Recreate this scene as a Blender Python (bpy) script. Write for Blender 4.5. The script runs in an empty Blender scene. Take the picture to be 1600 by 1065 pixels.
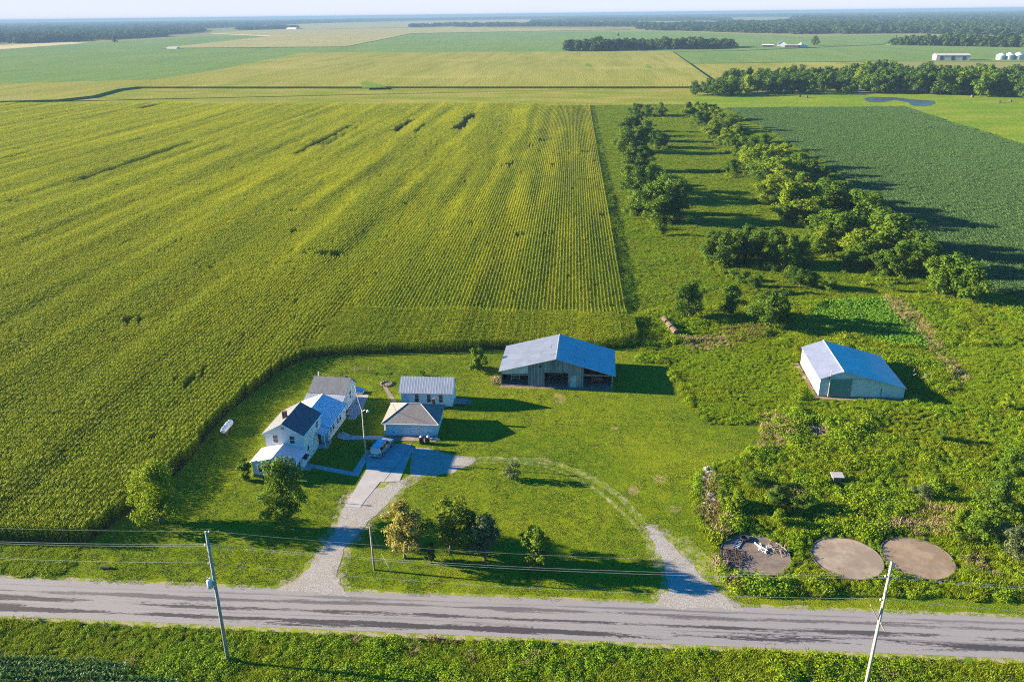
import bpy, math, random
import numpy as np
from mathutils import Vector, Matrix

R = math.radians
scene = bpy.context.scene
col = scene.collection
rng = np.random.default_rng(7)
random.seed(7)

# ------------------------------------------------------------------ camera
# farm frame: x runs along the county road, y runs away from it, metres
FOC, PCX, PCY, HOR, CAMZ = 1250.0, 800.0, 532.5, 22.0, 60.0
pitch, roll, yaw = math.atan((PCY - HOR) / FOC), R(0.7), math.atan(0.0755)
E1 = np.array([math.cos(yaw), -math.sin(yaw), 0.0])
E2 = np.array([math.sin(yaw), math.cos(yaw), 0.0])
cF = np.array([0, math.cos(pitch), -math.sin(pitch)])
cr = np.array([1.0, 0, 0]); cu = np.cross(cr, cF)
cR = math.cos(roll) * cr - math.sin(roll) * cu
cU = math.sin(roll) * cr + math.cos(roll) * cu
tofarm = lambda v: np.array([v @ E1, v @ E2, v[2]])
FW, RT, UP = tofarm(cF), tofarm(cR), tofarm(cU)


def at(x, y, z=0.0):
    """point of the world at height z seen at pixel x, y of the 1600 px wide photo"""
    d = FW * FOC + RT * (x - PCX) - UP * (y - PCY)
    return np.array([0, 0, CAMZ]) + d * ((z - CAMZ) / d[2])


cam = bpy.data.cameras.new('camera')
cam.sensor_width = 36.0
cam.lens = FOC / 1600.0 * 36.0
cam.clip_end = 60000.0
cam.clip_start = 0.5
camo = bpy.data.objects.new('camera', cam)
col.objects.link(camo)
M3 = Matrix(((RT[0], UP[0], -FW[0]), (RT[1], UP[1], -FW[1]), (RT[2], UP[2], -FW[2])))
camo.matrix_world = Matrix.Translation((0, 0, CAMZ)) @ M3.to_4x4()
scene.camera = camo

# ------------------------------------------------------------------ light
SUN_EL, SUN_DIR = R(15.2), R(5.5)          # the sun stands to the left, a touch beyond the farm
world = bpy.data.worlds.new('World')
scene.world = world
world.use_nodes = True
wt = world.node_tree
sky = wt.nodes.new('ShaderNodeTexSky')
sky.sky_type = 'NISHITA'
sky.sun_disc = False
sky.sun_elevation = SUN_EL
sky.sun_rotation = -(math.pi / 2 - SUN_DIR)
sky.altitude = 100
sky.air_density = 1.0
sky.dust_density = 0.25
sky.ozone_density = 3.0
hs = wt.nodes.new('ShaderNodeHueSaturation')
hs.inputs['Saturation'].default_value = 1.7
wb = wt.nodes.new('ShaderNodeMix')          # the camera's white balance, set for a low warm sun
wb.data_type = 'RGBA'; wb.blend_type = 'MULTIPLY'
wb.inputs[0].default_value = 1.0
wb.inputs[7].default_value = (0.72, 0.89, 1.36, 1)
wt.links.new(sky.outputs[0], wb.inputs[6])
wt.links.new(wb.outputs[2], hs.inputs['Color'])
dk = wt.nodes.new('ShaderNodeMix')          # the low sky is a thin even veil, never brighter than this
dk.data_type = 'RGBA'; dk.blend_type = 'DARKEN'
dk.inputs[0].default_value = 1.0
dk.inputs[7].default_value = (2.55, 2.72, 3.15, 1)
wt.links.new(hs.outputs[0], dk.inputs[6])
wt.links.new(dk.outputs[2], wt.nodes['Background'].inputs[0])
wt.nodes['Background'].inputs[1].default_value = 0.062

sl = bpy.data.lights.new('sun', 'SUN')
sl.energy = 5.0
sl.angle = R(0.5)
sl.color = (1.0, 0.83, 0.60)
suno = bpy.data.objects.new('sun', sl)
col.objects.link(suno)
sd = Vector((math.cos(SUN_EL) * math.cos(SUN_DIR), -math.cos(SUN_EL) * math.sin(SUN_DIR), -math.sin(SUN_EL)))
suno.rotation_euler = sd.to_track_quat('-Z', 'Y').to_euler()

vs = scene.view_settings
vs.view_transform = 'Standard'
vs.look = 'None'
vs.gamma = 1
vs.use_curve_mapping = False
vs.exposure = 2.42
HAZE_D = 1.35e-4
cy = scene.cycles
cy.use_denoising = False       # keeps the fine grain of rows and leaves
cy.filter_width = 1.15
cy.use_adaptive_sampling = False
cy.max_bounces = 6
cy.diffuse_bounces = 2
cy.glossy_bounces = 2
cy.transmission_bounces = 3
cy.transparent_max_bounces = 6
cy.volume_bounces = 0
cy.caustics_reflective = False
cy.caustics_refractive = False


# ------------------------------------------------------------------ material helpers
class NT:
    def __init__(self, name):
        self.m = bpy.data.materials.new(name)
        self.m.use_nodes = True
        self.t = self.m.node_tree
        self.b = self.t.nodes['Principled BSDF']
        self.out = self.t.nodes['Material Output']

    def n(self, kind, **kw):
        q = self.t.nodes.new(kind)
        for k, v in kw.items():
            setattr(q, k, v)
        return q

    def put(self, sock, v):
        if isinstance(v, bpy.types.NodeSocket):
            self.t.links.new(v, sock)
        elif isinstance(v, (tuple, list)):
            sock.default_value = (*v, 1.0) if len(v) == 3 and sock.type == 'RGBA' else tuple(v)
        else:
            sock.default_value = v

    def math(self, op, a, b=0.0, c=None, clamp=False):
        q = self.n('ShaderNodeMath', operation=op, use_clamp=clamp)
        self.put(q.inputs[0], a); self.put(q.inputs[1], b)
        if c is not None:
            self.put(q.inputs[2], c)
        return q.outputs[0]

    def mix(self, f, a, b, mode='MIX'):
        q = self.n('ShaderNodeMix', data_type='RGBA', blend_type=mode)
        self.put(q.inputs[0], f); self.put(q.inputs[6], a); self.put(q.inputs[7], b)
        return q.outputs[2]

    def pos(self, scale=(1, 1, 1), obj=False):
        src = self.n('ShaderNodeTexCoord').outputs['Object'] if obj else self.n('ShaderNodeNewGeometry').outputs['Position']
        q = self.n('ShaderNodeVectorMath', operation='MULTIPLY')
        self.t.links.new(src, q.inputs[0])
        q.inputs[1].default_value = scale
        return q.outputs[0]

    def xyz(self, obj=False):
        q = self.n('ShaderNodeSeparateXYZ')
        self.t.links.new(self.pos(obj=obj), q.inputs[0])
        return q.outputs

    def noise(self, vec, scale, detail=3.0, rough=0.55, lo=0.0, hi=1.0):
        q = self.n('ShaderNodeTexNoise')
        self.t.links.new(vec, q.inputs['Vector'])
        q.inputs['Scale'].default_value = scale
        q.inputs['Detail'].default_value = detail
        q.inputs['Roughness'].default_value = rough
        if (lo, hi) == (0.0, 1.0):
            return q.outputs['Fac']
        return self.ramp(q.outputs['Fac'], lo, hi)

    def ramp(self, v, lo, hi, a=0.0, b=1.0):
        q = self.n('ShaderNodeMapRange', clamp=True, interpolation_type='SMOOTHSTEP')
        self.put(q.inputs[0], v); self.put(q.inputs[1], lo); self.put(q.inputs[2], hi)
        self.put(q.inputs[3], a); self.put(q.inputs[4], b)
        return q.outputs[0]

    def bump(self, h, dist, strength=1.0):
        q = self.n('ShaderNodeBump')
        self.put(q.inputs['Height'], h)
        q.inputs['Distance'].default_value = dist
        q.inputs['Strength'].default_value = strength
        self.t.links.new(q.outputs[0], self.b.inputs['Normal'])

    def base(self, c, rough=0.8, metal=0.0, spec=0.3):
        spec = 0.0 if spec == 0.1 else spec          # rough vegetation: no sheen
        self.put(self.b.inputs['Base Color'], c)
        self.put(self.b.inputs['Roughness'], rough)
        self.put(self.b.inputs['Metallic'], metal)
        self.put(self.b.inputs['Specular IOR Level'], spec)
        return self.m


def plain(name, c, rough=0.7, metal=0.0, var=0.25, scale=1.2, spec=0.3, bump=0.0):
    t = NT(name)
    f = t.noise(t.pos(), scale, 4)
    dark = tuple(x * (1 - var) for x in c); lite = tuple(min(1, x * (1 + var * 0.6)) for x in c)
    m = t.base(t.mix(t.ramp(f, 0.3, 0.7), dark, lite), rough, metal, spec)
    if bump:
        t.bump(t.noise(t.pos(), scale * 6, 3), bump)
    return m


def leafy(name, c1, c2, trans=0.3, tint=None, rough=0.55):
    """leaf material: colour differs leaf by leaf and plant by plant; light comes through the leaf"""
    t = NT(name)
    isl = t.n('ShaderNodeNewGeometry').outputs['Random Per Island']
    obj = t.n('ShaderNodeObjectInfo').outputs['Random']
    f = t.math('ADD', t.math('MULTIPLY', isl, 0.55), t.math('MULTIPLY', obj, 0.45))
    c = t.mix(f, c1, c2)
    if tint:
        c = tint(t, c)
    t.base(c, rough, 0.0, 0.06)
    tr = t.n('ShaderNodeBsdfTranslucent')
    t.put(tr.inputs[0], t.mix(0.6, c, (1.0, 1.0, 0.25), 'MULTIPLY'))
    mx = t.n('ShaderNodeMixShader')
    mx.inputs[0].default_value = trans
    t.t.links.new(t.b.outputs[0], mx.inputs[1]); t.t.links.new(tr.outputs[0], mx.inputs[2])
    t.t.links.new(mx.outputs[0], t.out.inputs['Surface'])
    return t.m


# ------------------------------------------------------------------ mesh helpers
class MB:
    def __init__(self):
        self.v, self.f, self.mi = [], [], []

    def add(self, vs, fs, mi=0):
        o = len(self.v)
        self.v.extend([tuple(map(float, p)) for p in vs])
        self.f.extend([tuple(i + o for i in f) for f in fs])
        self.mi.extend([mi] * len(fs))
        return self

    def box(self, x0, x1, y0, y1, z0, z1, mi=0):
        return self.add([(x0, y0, z0), (x1, y0, z0), (x1, y1, z0), (x0, y1, z0), (x0, y0, z1), (x1, y0, z1), (x1, y1, z1), (x0, y1, z1)],
                        [(0, 3, 2, 1), (4, 5, 6, 7), (0, 1, 5, 4), (1, 2, 6, 5), (2, 3, 7, 6), (3, 0, 4, 7)], mi)

    def prism(self, poly, axis, a, b, mi=0):
        """polygon in the plane across axis ('x': (y,z), 'y': (x,z), 'z': (x,y)) extruded from a to b"""
        n = len(poly)
        mk = {'x': lambda p, t: (t, p[0], p[1]), 'y': lambda p, t: (p[0], t, p[1]), 'z': lambda p, t: (p[0], p[1], t)}[axis]
        vs = [mk(p, a) for p in poly] + [mk(p, b) for p in poly]
        fs = [tuple(range(n))[::-1], tuple(range(n, 2 * n))] + [(i, (i + 1) % n, n + (i + 1) % n, n + i) for i in range(n)]
        return self.add(vs, fs, mi)

    def slab(self, q, t, mi=0):
        """flat quad or triangle q given thickness t below its face"""
        P = [Vector(p) for p in q]
        nrm = (P[1] - P[0]).cross(P[2] - P[0]).normalized()
        if nrm.z < 0:
            P = P[::-1]; nrm = -nrm
        n = len(P)
        vs = P + [p - nrm * t for p in P]
        fs = [tuple(range(n)), tuple(range(n, 2 * n))[::-1]] + [(i, n + i, n + (i + 1) % n, (i + 1) % n) for i in range(n)]
        return self.add(vs, fs, mi)

    def tube(self, pts, rad, n=8, mi=0, cap=True):
        P = [Vector(p) for p in pts]
        if not isinstance(rad, (list, tuple)):
            rad = [rad] * len(P)
        vs = []
        for i, p in enumerate(P):
            d = (P[min(i + 1, len(P) - 1)] - P[max(i - 1, 0)]).normalized()
            a = d.cross(Vector((0, 0, 1)) if abs(d.z) < 0.9 else Vector((1, 0, 0))).normalized()
            b = d.cross(a)
            vs += [p + (a * math.cos(2 * math.pi * k / n) + b * math.sin(2 * math.pi * k / n)) * rad[i] for k in range(n)]
        fs = [(i * n + k, i * n + (k + 1) % n, (i + 1) * n + (k + 1) % n, (i + 1) * n + k) for i in range(len(P) - 1) for k in range(n)]
        if cap:
            fs += [tuple(range(n))[::-1], tuple(range((len(P) - 1) * n, len(P) * n))]
        return self.add(vs, fs, mi)

    def lathe(self, prof, c=(0, 0, 0), n=20, mi=0):
        vs = [(c[0] + r * math.cos(2 * math.pi * k / n), c[1] + r * math.sin(2 * math.pi * k / n), c[2] + z) for r, z in prof for k in range(n)]
        fs = [(i * n + k, i * n + (k + 1) % n, (i + 1) * n + (k + 1) % n, (i + 1) * n + k) for i in range(len(prof) - 1) for k in range(n)]
        fs += [tuple(range(n))[::-1], tuple(range((len(prof) - 1) * n, len(prof) * n))]
        return self.add(vs, fs, mi)

    def quads(self, V, mi=0):
        """V: (n,4,3) array of separate quads"""
        o = len(self.v); n = len(V)
        self.v.extend(map(tuple, V.reshape(-1, 3).tolist()))
        self.f.extend([(o + 4 * i, o + 4 * i + 1, o + 4 * i + 2, o + 4 * i + 3) for i in range(n)])
        self.mi.extend([mi] * n)
        return self

    def mesh(self, name, mats, smooth=False):
        me = bpy.data.meshes.new(name)
        me.from_pydata(self.v, [], self.f)
        for m in (mats if isinstance(mats, (list, tuple)) else [mats]):
            me.materials.append(m)
        me.polygons.foreach_set('material_index', self.mi)
        if smooth:
            me.polygons.foreach_set('use_smooth', [True] * len(self.f))
        me.update()
        return me

    def build(self, name, mats, parent=None, smooth=False):
        o = bpy.data.objects.new(name, self.mesh(name, mats, smooth))
        col.objects.link(o)
        o.parent = parent
        return o


def tag(o, label, cat=None, group=None, kind=None):
    o['label'] = label
    if cat:
        o['category'] = cat
    if group:
        o['group'] = group
    if kind:
        o['kind'] = kind
    return o


def thing(name, label, cat, loc, rz=0.0, group=None):
    o = bpy.data.objects.new(name, None)
    o.empty_display_size = 0.3
    col.objects.link(o)
    o.location = tuple(loc)
    o.rotation_euler = (0, 0, rz)
    return tag(o, label, cat, group)


def copy_tree(o, parent=None):
    c = o.copy()
    col.objects.link(c)
    c.parent = parent
    for ch in [k for k in o.children]:
        copy_tree(ch, c)
    return c


def sheet(name, pts, z, mat, label, kind='structure', cat='ground', wob=0.0, step=None):
    """ground sheet lying at height z; its outline may be roughened"""
    P = [np.array(p[:2], float) for p in pts]
    if step:
        Q = []
        for i, p in enumerate(P):
            q = P[(i + 1) % len(P)]
            k = max(1, int(np.linalg.norm(q - p) / step))
            for j in range(k):
                Q.append(p + (q - p) * j / k + rng.normal(0, wob, 2))
        P = Q
    me = bpy.data.meshes.new(name)
    import bmesh
    bm = bmesh.new()
    f = bm.faces.new([bm.verts.new((p[0], p[1], z)) for p in P])
    f.normal_update()
    if f.normal.z < 0:
        f.normal_flip()
    bmesh.ops.triangulate(bm, faces=[f], ngon_method='EAR_CLIP')
    bm.to_mesh(me); bm.free()
    me.materials.append(mat)
    o = bpy.data.objects.new(name, me)
    col.objects.link(o)
    return tag(o, label, cat, None, kind)


def px(pts, z=0.0):
    return [at(x, y, z) for x, y in pts]


def inside(P, poly):
    """points P (n,2) inside polygon"""
    x, y = P[:, 0], P[:, 1]
    r = np.zeros(len(P), bool)
    q = np.array([p[:2] for p in poly], float)
    j = len(q) - 1
    for i in range(len(q)):
        c = (q[i, 1] > y) != (q[j, 1] > y)
        with np.errstate(divide='ignore', invalid='ignore'):
            r ^= c & (x < (q[j, 0] - q[i, 0]) * (y - q[i, 1]) / (q[j, 1] - q[i, 1] + 1e-12) + q[i, 0])
        j = i
    return r


def vnoise(P, s, seed=0):
    """smooth value noise in 0..1 at points P for feature size s"""
    r = np.random.default_rng(seed)
    T = r.random((256, 256))
    q = P / s
    i = np.floor(q).astype(int); f = q - i
    f = f * f * (3 - 2 * f)
    g = lambda a, b: T[(i[:, 0] + a) % 256, (i[:, 1] + b) % 256]
    return (g(0, 0) * (1 - f[:, 0]) + g(1, 0) * f[:, 0]) * (1 - f[:, 1]) + (g(0, 1) * (1 - f[:, 0]) + g(1, 1) * f[:, 0]) * f[:, 1]


def in_view(P, m=300):
    """points that the photo (or a step to its side) can see"""
    d = np.c_[P[:, 0], P[:, 1], np.full(len(P), 0.8 - CAMZ)]
    w = d @ FW
    u = PCX + FOC * (d @ RT) / w
    v = PCY - FOC * (d @ UP) / w
    k = m + 3500.0 / np.maximum(w, 1) * 4
    return (w > 1) & (u > -k) & (u < 1600 + k) & (v < 1065 + k)


def scatter(name, P, z, rot, scl, idx, protos, label, cat):
    """one mass nobody could count: plants instanced on points"""
    n = len(P)
    me = bpy.data.meshes.new(name)
    me.vertices.add(n)
    me.vertices.foreach_set('co', np.c_[P[:, 0], P[:, 1], np.broadcast_to(z, n)].astype(np.float32).ravel())
    a = me.attributes.new('rot', 'FLOAT_VECTOR', 'POINT'); a.data.foreach_set('vector', np.c_[np.zeros(n), np.zeros(n), rot].astype(np.float32).ravel())
    a = me.attributes.new('scl', 'FLOAT_VECTOR', 'POINT'); a.data.foreach_set('vector', scl.astype(np.float32).ravel())
    a = me.attributes.new('idx', 'INT', 'POINT'); a.data.foreach_set('value', idx.astype(np.int32))
    o = bpy.data.objects.new(name, me)
    col.objects.link(o)
    pc = bpy.data.collections.new(name + '_plants')
    for i, m in enumerate(protos):
        pc.objects.link(bpy.data.objects.new('%s_plant_%02d' % (name, i), m))
    ng = bpy.data.node_groups.new(name, 'GeometryNodeTree')
    ng.interface.new_socket('Geometry', in_out='INPUT', socket_type='NodeSocketGeometry')
    ng.interface.new_socket('Geometry', in_out='OUTPUT', socket_type='NodeSocketGeometry')
    N = ng.nodes.new; L = ng.links.new
    gi, go, ip, ci = N('NodeGroupInput'), N('NodeGroupOutput'), N('GeometryNodeInstanceOnPoints'), N('GeometryNodeCollectionInfo')
    ci.inputs[0].default_value = pc
    ci.inputs[1].default_value = True
    ci.inputs[2].default_value = True

    def attr(nm, ty):
        q = N('GeometryNodeInputNamedAttribute')
        q.data_type = ty
        q.inputs['Name'].default_value = nm
        return next(s for s in q.outputs if s.enabled and s.name == 'Attribute')
    e2r = N('FunctionNodeEulerToRotation')
    L(attr('rot', 'FLOAT_VECTOR'), e2r.inputs[0])
    L(gi.outputs[0], ip.inputs['Points'])
    L(ci.outputs[0], ip.inputs['Instance'])
    ip.inputs['Pick Instance'].default_value = True
    L(attr('idx', 'INT'), ip.inputs['Instance Index'])
    L(e2r.outputs[0], ip.inputs['Rotation'])
    L(attr('scl', 'FLOAT_VECTOR'), ip.inputs['Scale'])
    L(ip.outputs[0], go.inputs[0])
    o.modifiers.new('plants', 'NODES').node_group = ng
    return tag(o, label, cat, None, 'stuff')

# ------------------------------------------------------------------ ground materials
def lawn_colour(t):
    p = t.pos()
    a = t.noise(p, 0.055, 4, 0.6, 0.35, 0.68)
    b = t.noise(p, 0.5, 4, 0.65, 0.3, 0.75)
    c = t.mix(a, (0.085, 0.150, 0.004), (0.165, 0.215, 0.006))
    c = t.mix(t.math('MULTIPLY', b, 0.45), c, (0.24, 0.245, 0.012))
    d = t.noise(p, 0.23, 5, 0.7, 0.60, 0.78)
    return t.mix(t.math('MULTIPLY', d, 0.5), c, (0.060, 0.12, 0.003))


t = NT('mown_lawn')
g = t.noise(t.pos(), 9.0, 4, 0.7)
LAWN = t.base(t.mix(t.math('MULTIPLY', g, 0.4), lawn_colour(t), (0.04, 0.07, 0.004)), 0.9, 0, 0.1)
t.bump(g, 0.06)

t = NT('grassy_ground')
a = t.noise(t.pos(), 0.004, 4, 0.5, 0.35, 0.65)
GROUND = t.base(t.mix(t.noise(t.pos(), 0.05, 4), t.mix(a, (0.19, 0.185, 0.06), (0.15, 0.17, 0.05)), (0.22, 0.20, 0.075)), 0.95, 0, 0.1)

t = NT('weedy_soil')
a = t.noise(t.pos(), 0.12, 5, 0.6, 0.4, 0.7)
WEEDSOIL = t.base(t.mix(t.noise(t.pos(), 1.5, 4), t.mix(a, (0.045, 0.085, 0.006), (0.12, 0.155, 0.01)), (0.03, 0.045, 0.005)), 0.95, 0, 0.1)

t = NT('meadow_grass')
a = t.noise(t.pos((1, 2.2, 1)), 0.018, 5, 0.6, 0.35, 0.7)
b = t.noise(t.pos((1, 2.5, 1)), 0.03, 4, 0.6, 0.58, 0.74)
c = t.mix(a, (0.15, 0.19, 0.018), (0.27, 0.235, 0.06))
c = t.mix(t.math('MULTIPLY', b, 0.7), c, (0.20, 0.105, 0.05))
c = t.mix(t.noise(t.pos(), 0.6, 4, 0.7, 0.45, 0.9), c, (0.05, 0.085, 0.01))
MEADOW = t.base(c, 0.95, 0, 0.1)
t.bump(t.noise(t.pos(), 0.5, 4, 0.7), 0.5)

t = NT('pasture_grass')
a = t.noise(t.pos((1, 2, 1)), 0.02, 5, 0.6, 0.35, 0.7)
b = t.noise(t.pos((1, 3, 1)), 0.025, 4, 0.6, 0.55, 0.75)
c = t.mix(a, (0.11, 0.19, 0.014), (0.19, 0.23, 0.022))
c = t.mix(t.math('MULTIPLY', b, 0.7), c, (0.27, 0.21, 0.06))
PASTURE = t.base(t.mix(t.noise(t.pos(), 0.5, 4, 0.7, 0.45, 0.9), c, (0.06, 0.10, 0.012)), 0.95, 0, 0.1)
t.bump(t.noise(t.pos(), 0.4, 4, 0.7), 0.4)

t = NT('field_soil')
CORNSOIL = t.base(t.mix(t.noise(t.pos(), 1.0, 4), (0.035, 0.035, 0.014), (0.085, 0.07, 0.035)), 0.95, 0, 0.1)


def crop(name, c1, c2, c3, rows=True):
    t = NT(name)
    a = t.noise(t.pos((1, 0.25, 1)), 0.012, 4, 0.55, 0.3, 0.7)
    b = t.noise(t.pos((1, 0.12, 1)), 0.05, 4, 0.6, 0.4, 0.75)
    c = t.mix(t.math('MULTIPLY', b, 0.8), t.mix(a, c1, c2), c3)
    d = t.noise(t.pos((1, 0.06, 1)), 0.09, 5, 0.7, 0.45, 0.8)
    c = t.mix(t.math('MULTIPLY', d, 0.45), c, tuple(v * 0.62 for v in c1))
    e = t.noise(t.pos((0.5, 1, 1)), 0.008, 5, 0.6, 0.55, 0.72)
    c = t.mix(t.math('MULTIPLY', e, 0.5), c, tuple(v * 1.25 for v in c2))
    t.base(c, 0.95, 0, 0.1)
    h = t.noise(t.pos((1, 0.3, 1)), 0.7, 3, 0.6)
    t.bump(h, 0.5)
    return t.m


FARCORN = crop('far_corn', (0.205, 0.208, 0.04), (0.255, 0.238, 0.06), (0.15, 0.175, 0.03))
TANCORN = crop('ripening_corn', (0.27, 0.25, 0.10), (0.31, 0.275, 0.12), (0.23, 0.225, 0.08))
FARSOY = crop('far_soybeans', (0.105, 0.175, 0.05), (0.13, 0.20, 0.06), (0.16, 0.205, 0.05))
STUBBLE = crop('pale_stubble', (0.42, 0.36, 0.19), (0.47, 0.40, 0.22), (0.36, 0.32, 0.16))
LOWWEED = crop('wet_spot_weeds', (0.11, 0.18, 0.025), (0.15, 0.21, 0.03), (0.09, 0.15, 0.02))

t = NT('chip_seal_road')
X, Y, Z = t.xyz()
w1 = t.noise(t.pos((0.035, 1.2, 1)), 1.0, 3, 0.6)
w2 = t.noise(t.pos((0.055, 0.75, 1)), 1.0, 6, 0.72)
edge = t.noise(t.pos((1.6, 6.0, 1)), 1.0, 6, 0.8)
mask = None
for yc, wd, amt in ((70.25, 0.12, 0.55), (69.35, 0.26, 0.75), (67.95, 0.26, 1.0), (67.1, 0.10, 0.45), (66.35, 0.42, 1.05)):
    d = t.math('ABSOLUTE', t.math('SUBTRACT', t.math('ADD', Y, t.math('MULTIPLY', t.math('SUBTRACT', w1, 0.5), 0.9)), yc))
    wid = t.math('MULTIPLY', t.math('ADD', t.math('MULTIPLY', t.math('SUBTRACT', w2, 0.44), 5.5), t.math('MULTIPLY', t.math('SUBTRACT', edge, 0.5), 2.6)), wd * 2.0)
    k = t.math('MULTIPLY', t.ramp(t.math('SUBTRACT', wid, d), -0.14, 0.10), amt)
    mask = k if mask is None else t.math('MAXIMUM', mask, k)
grit = t.noise(t.pos(), 16.0, 4, 0.8)
big = t.noise(t.pos((0.12, 1, 1)), 0.8, 4, 0.6)
c = t.mix(big, (0.19, 0.182, 0.176), (0.262, 0.25, 0.241))
c = t.mix(t.math('MULTIPLY', grit, 0.45), c, (0.16, 0.148, 0.138))
c = t.mix(t.math('MULTIPLY', mask, 0.95, clamp=True), c, t.mix(grit, (0.022, 0.02, 0.023), (0.065, 0.058, 0.062)))
ROAD = t.base(c, 0.85, 0, 0.25)
t.bump(grit, 0.01)

t = NT('gravel')
g = t.noise(t.pos(), 9.0, 5, 0.8)
a = t.noise(t.pos(), 0.45, 5, 0.65, 0.4, 0.75)
c = t.mix(t.ramp(g, 0.3, 0.7), (0.13, 0.12, 0.105), (0.44, 0.41, 0.37))
c = t.mix(t.math('MULTIPLY', a, 0.55), c, (0.24, 0.195, 0.11))
w = t.noise(t.pos(), 1.3, 5, 0.75, 0.60, 0.70)
c = t.mix(t.math('MULTIPLY', w, 0.7), c, (0.14, 0.16, 0.03))
GRAVEL = t.base(c, 0.95, 0, 0.2)
t.bump(g, 0.04)

t = NT('gravel_grass_mix')
g = t.noise(t.pos(), 5.0, 5, 0.8)
a = t.noise(t.pos(), 0.8, 5, 0.75, 0.44, 0.56)
c = t.mix(g, (0.15, 0.13, 0.07), (0.38, 0.33, 0.21))
GRAVELMIX = t.base(t.mix(a, c, lawn_colour(t)), 0.95, 0, 0.15)
t.bump(g, 0.04)

t = NT('rutted_grass')
a = t.noise(t.pos(), 1.1, 5, 0.75, 0.46, 0.66)
g = t.noise(t.pos(), 6.0, 4, 0.8)
RUTS = t.base(t.mix(a, lawn_colour(t), t.mix(g, (0.22, 0.19, 0.09), (0.40, 0.36, 0.24))), 0.95, 0, 0.15)
t.bump(g, 0.04)

t = NT('bare_patch')
a = t.noise(t.pos(), 1.6, 5, 0.75, 0.42, 0.55)
g = t.noise(t.pos(), 6.0, 4, 0.8)
BARE = t.base(t.mix(a, lawn_colour(t), t.mix(g, (0.18, 0.12, 0.05), (0.36, 0.25, 0.12))), 0.95, 0, 0.15)
t.bump(g, 0.05)

t = NT('concrete')
g = t.noise(t.pos(), 5.0, 5, 0.75)
a = t.noise(t.pos(), 0.35, 4, 0.6, 0.35, 0.7)
c = t.mix(a, (0.30, 0.285, 0.27), (0.38, 0.36, 0.34))
CONC = t.base(t.mix(t.math('MULTIPLY', g, 0.35), c, (0.19, 0.18, 0.165)), 0.85, 0, 0.25)
t.bump(g, 0.006)

def padconc(name, c1, c2, stain, off):
    t = NT(name)
    g = t.noise(t.pos(), 4.0, 5, 0.75)
    a = t.noise(t.pos(), 0.28, 5, 0.7, 0.42, 0.62)
    b = t.noise(t.pos(), 0.5, 5, 0.75, 0.58, 0.70)
    c = t.mix(a, c1, c2)
    c = t.mix(t.math('MULTIPLY', g, 0.3), c, (0.15, 0.12, 0.10))
    moss = t.noise(t.pos(), 0.9, 5, 0.75, 0.62, 0.70)
    c = t.mix(t.math('MULTIPLY', b, stain), c, (0.075, 0.062, 0.052))
    c = t.mix(t.math('MULTIPLY', moss, 0.6), c, (0.09, 0.10, 0.03))
    t.base(c, 0.9, 0, 0.2)
    t.bump(g, 0.01)
    return t.m


OLDCONC = padconc('old_stained_concrete', (0.18, 0.145, 0.11), (0.27, 0.225, 0.17), 0.7, 0)
PADM = [padconc('dark_brown_pad', (0.12, 0.092, 0.07), (0.185, 0.145, 0.11), 0.85, 1), padconc('grey_tan_pad', (0.215, 0.168, 0.118), (0.315, 0.252, 0.18), 0.55, 2), padconc('warm_tan_pad', (0.195, 0.142, 0.09), (0.28, 0.208, 0.135), 0.7, 3)]

t = NT('pond_water')
t.base((0.06, 0.09, 0.105), 0.22, 0, 0.6)
t.bump(t.noise(t.pos(), 1.5, 3), 0.06)
WATER = t.m

# ------------------------------------------------------------------ building materials
def siding(name, c, step=0.11, dirt=0.12):
    t = NT(name)
    X, Y, Z = t.xyz(obj=True)
    saw = t.math('FRACT', t.math('DIVIDE', Z, step))
    n = t.noise(t.pos(), 0.8, 5, 0.65, 0.35, 0.8)
    t.base(t.mix(t.math('MULTIPLY', n, dirt * 3), c, tuple(x * 0.72 for x in c)), 0.6, 0, 0.35)
    t.bump(saw, 0.010)
    return t.m


WHITE = siding('white_siding', (0.62, 0.63, 0.64))
WORKW = siding('aged_white_siding', (0.66, 0.73, 0.78), 0.16, 0.2)
TRIM = plain('white_trim', (0.70, 0.70, 0.69), 0.5, var=0.1)


def shingle(name, c1, c2, c3, streaks=False):
    t = NT(name)
    X, Y, Z = t.xyz(obj=True)
    saw = t.math('FRACT', t.math('DIVIDE', Z, 0.08))
    g = t.noise(t.pos(), 4.5, 4, 0.85)
    a = t.noise(t.pos((1, 1, 0.4)), 0.6, 5, 0.7, 0.35, 0.7)
    c = t.mix(t.ramp(g, 0.3, 0.7), t.mix(a, c1, c2), c3)
    if streaks:
        s = t.noise(t.pos((1.0, 0.9, 0.3)), 0.9, 5, 0.7, 0.60, 0.72)
        c = t.mix(t.math('MULTIPLY', s, 0.7), c, (0.10, 0.085, 0.075))
    t.base(c, 0.9, 0, 0.2)
    t.bump(saw, 0.012)
    return t.m


SHINGLE_SHADED = shingle('shaded_grey_shingles', (0.10, 0.105, 0.12), (0.14, 0.145, 0.16), (0.07, 0.075, 0.085))  # right slope of the grey house roof, its shade put into the colour
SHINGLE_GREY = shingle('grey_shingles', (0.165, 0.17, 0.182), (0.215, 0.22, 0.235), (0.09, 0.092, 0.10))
SHINGLE_BROWN = shingle('weathered_shingles', (0.20, 0.183, 0.172), (0.26, 0.238, 0.222), (0.13, 0.12, 0.11), True)


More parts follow.
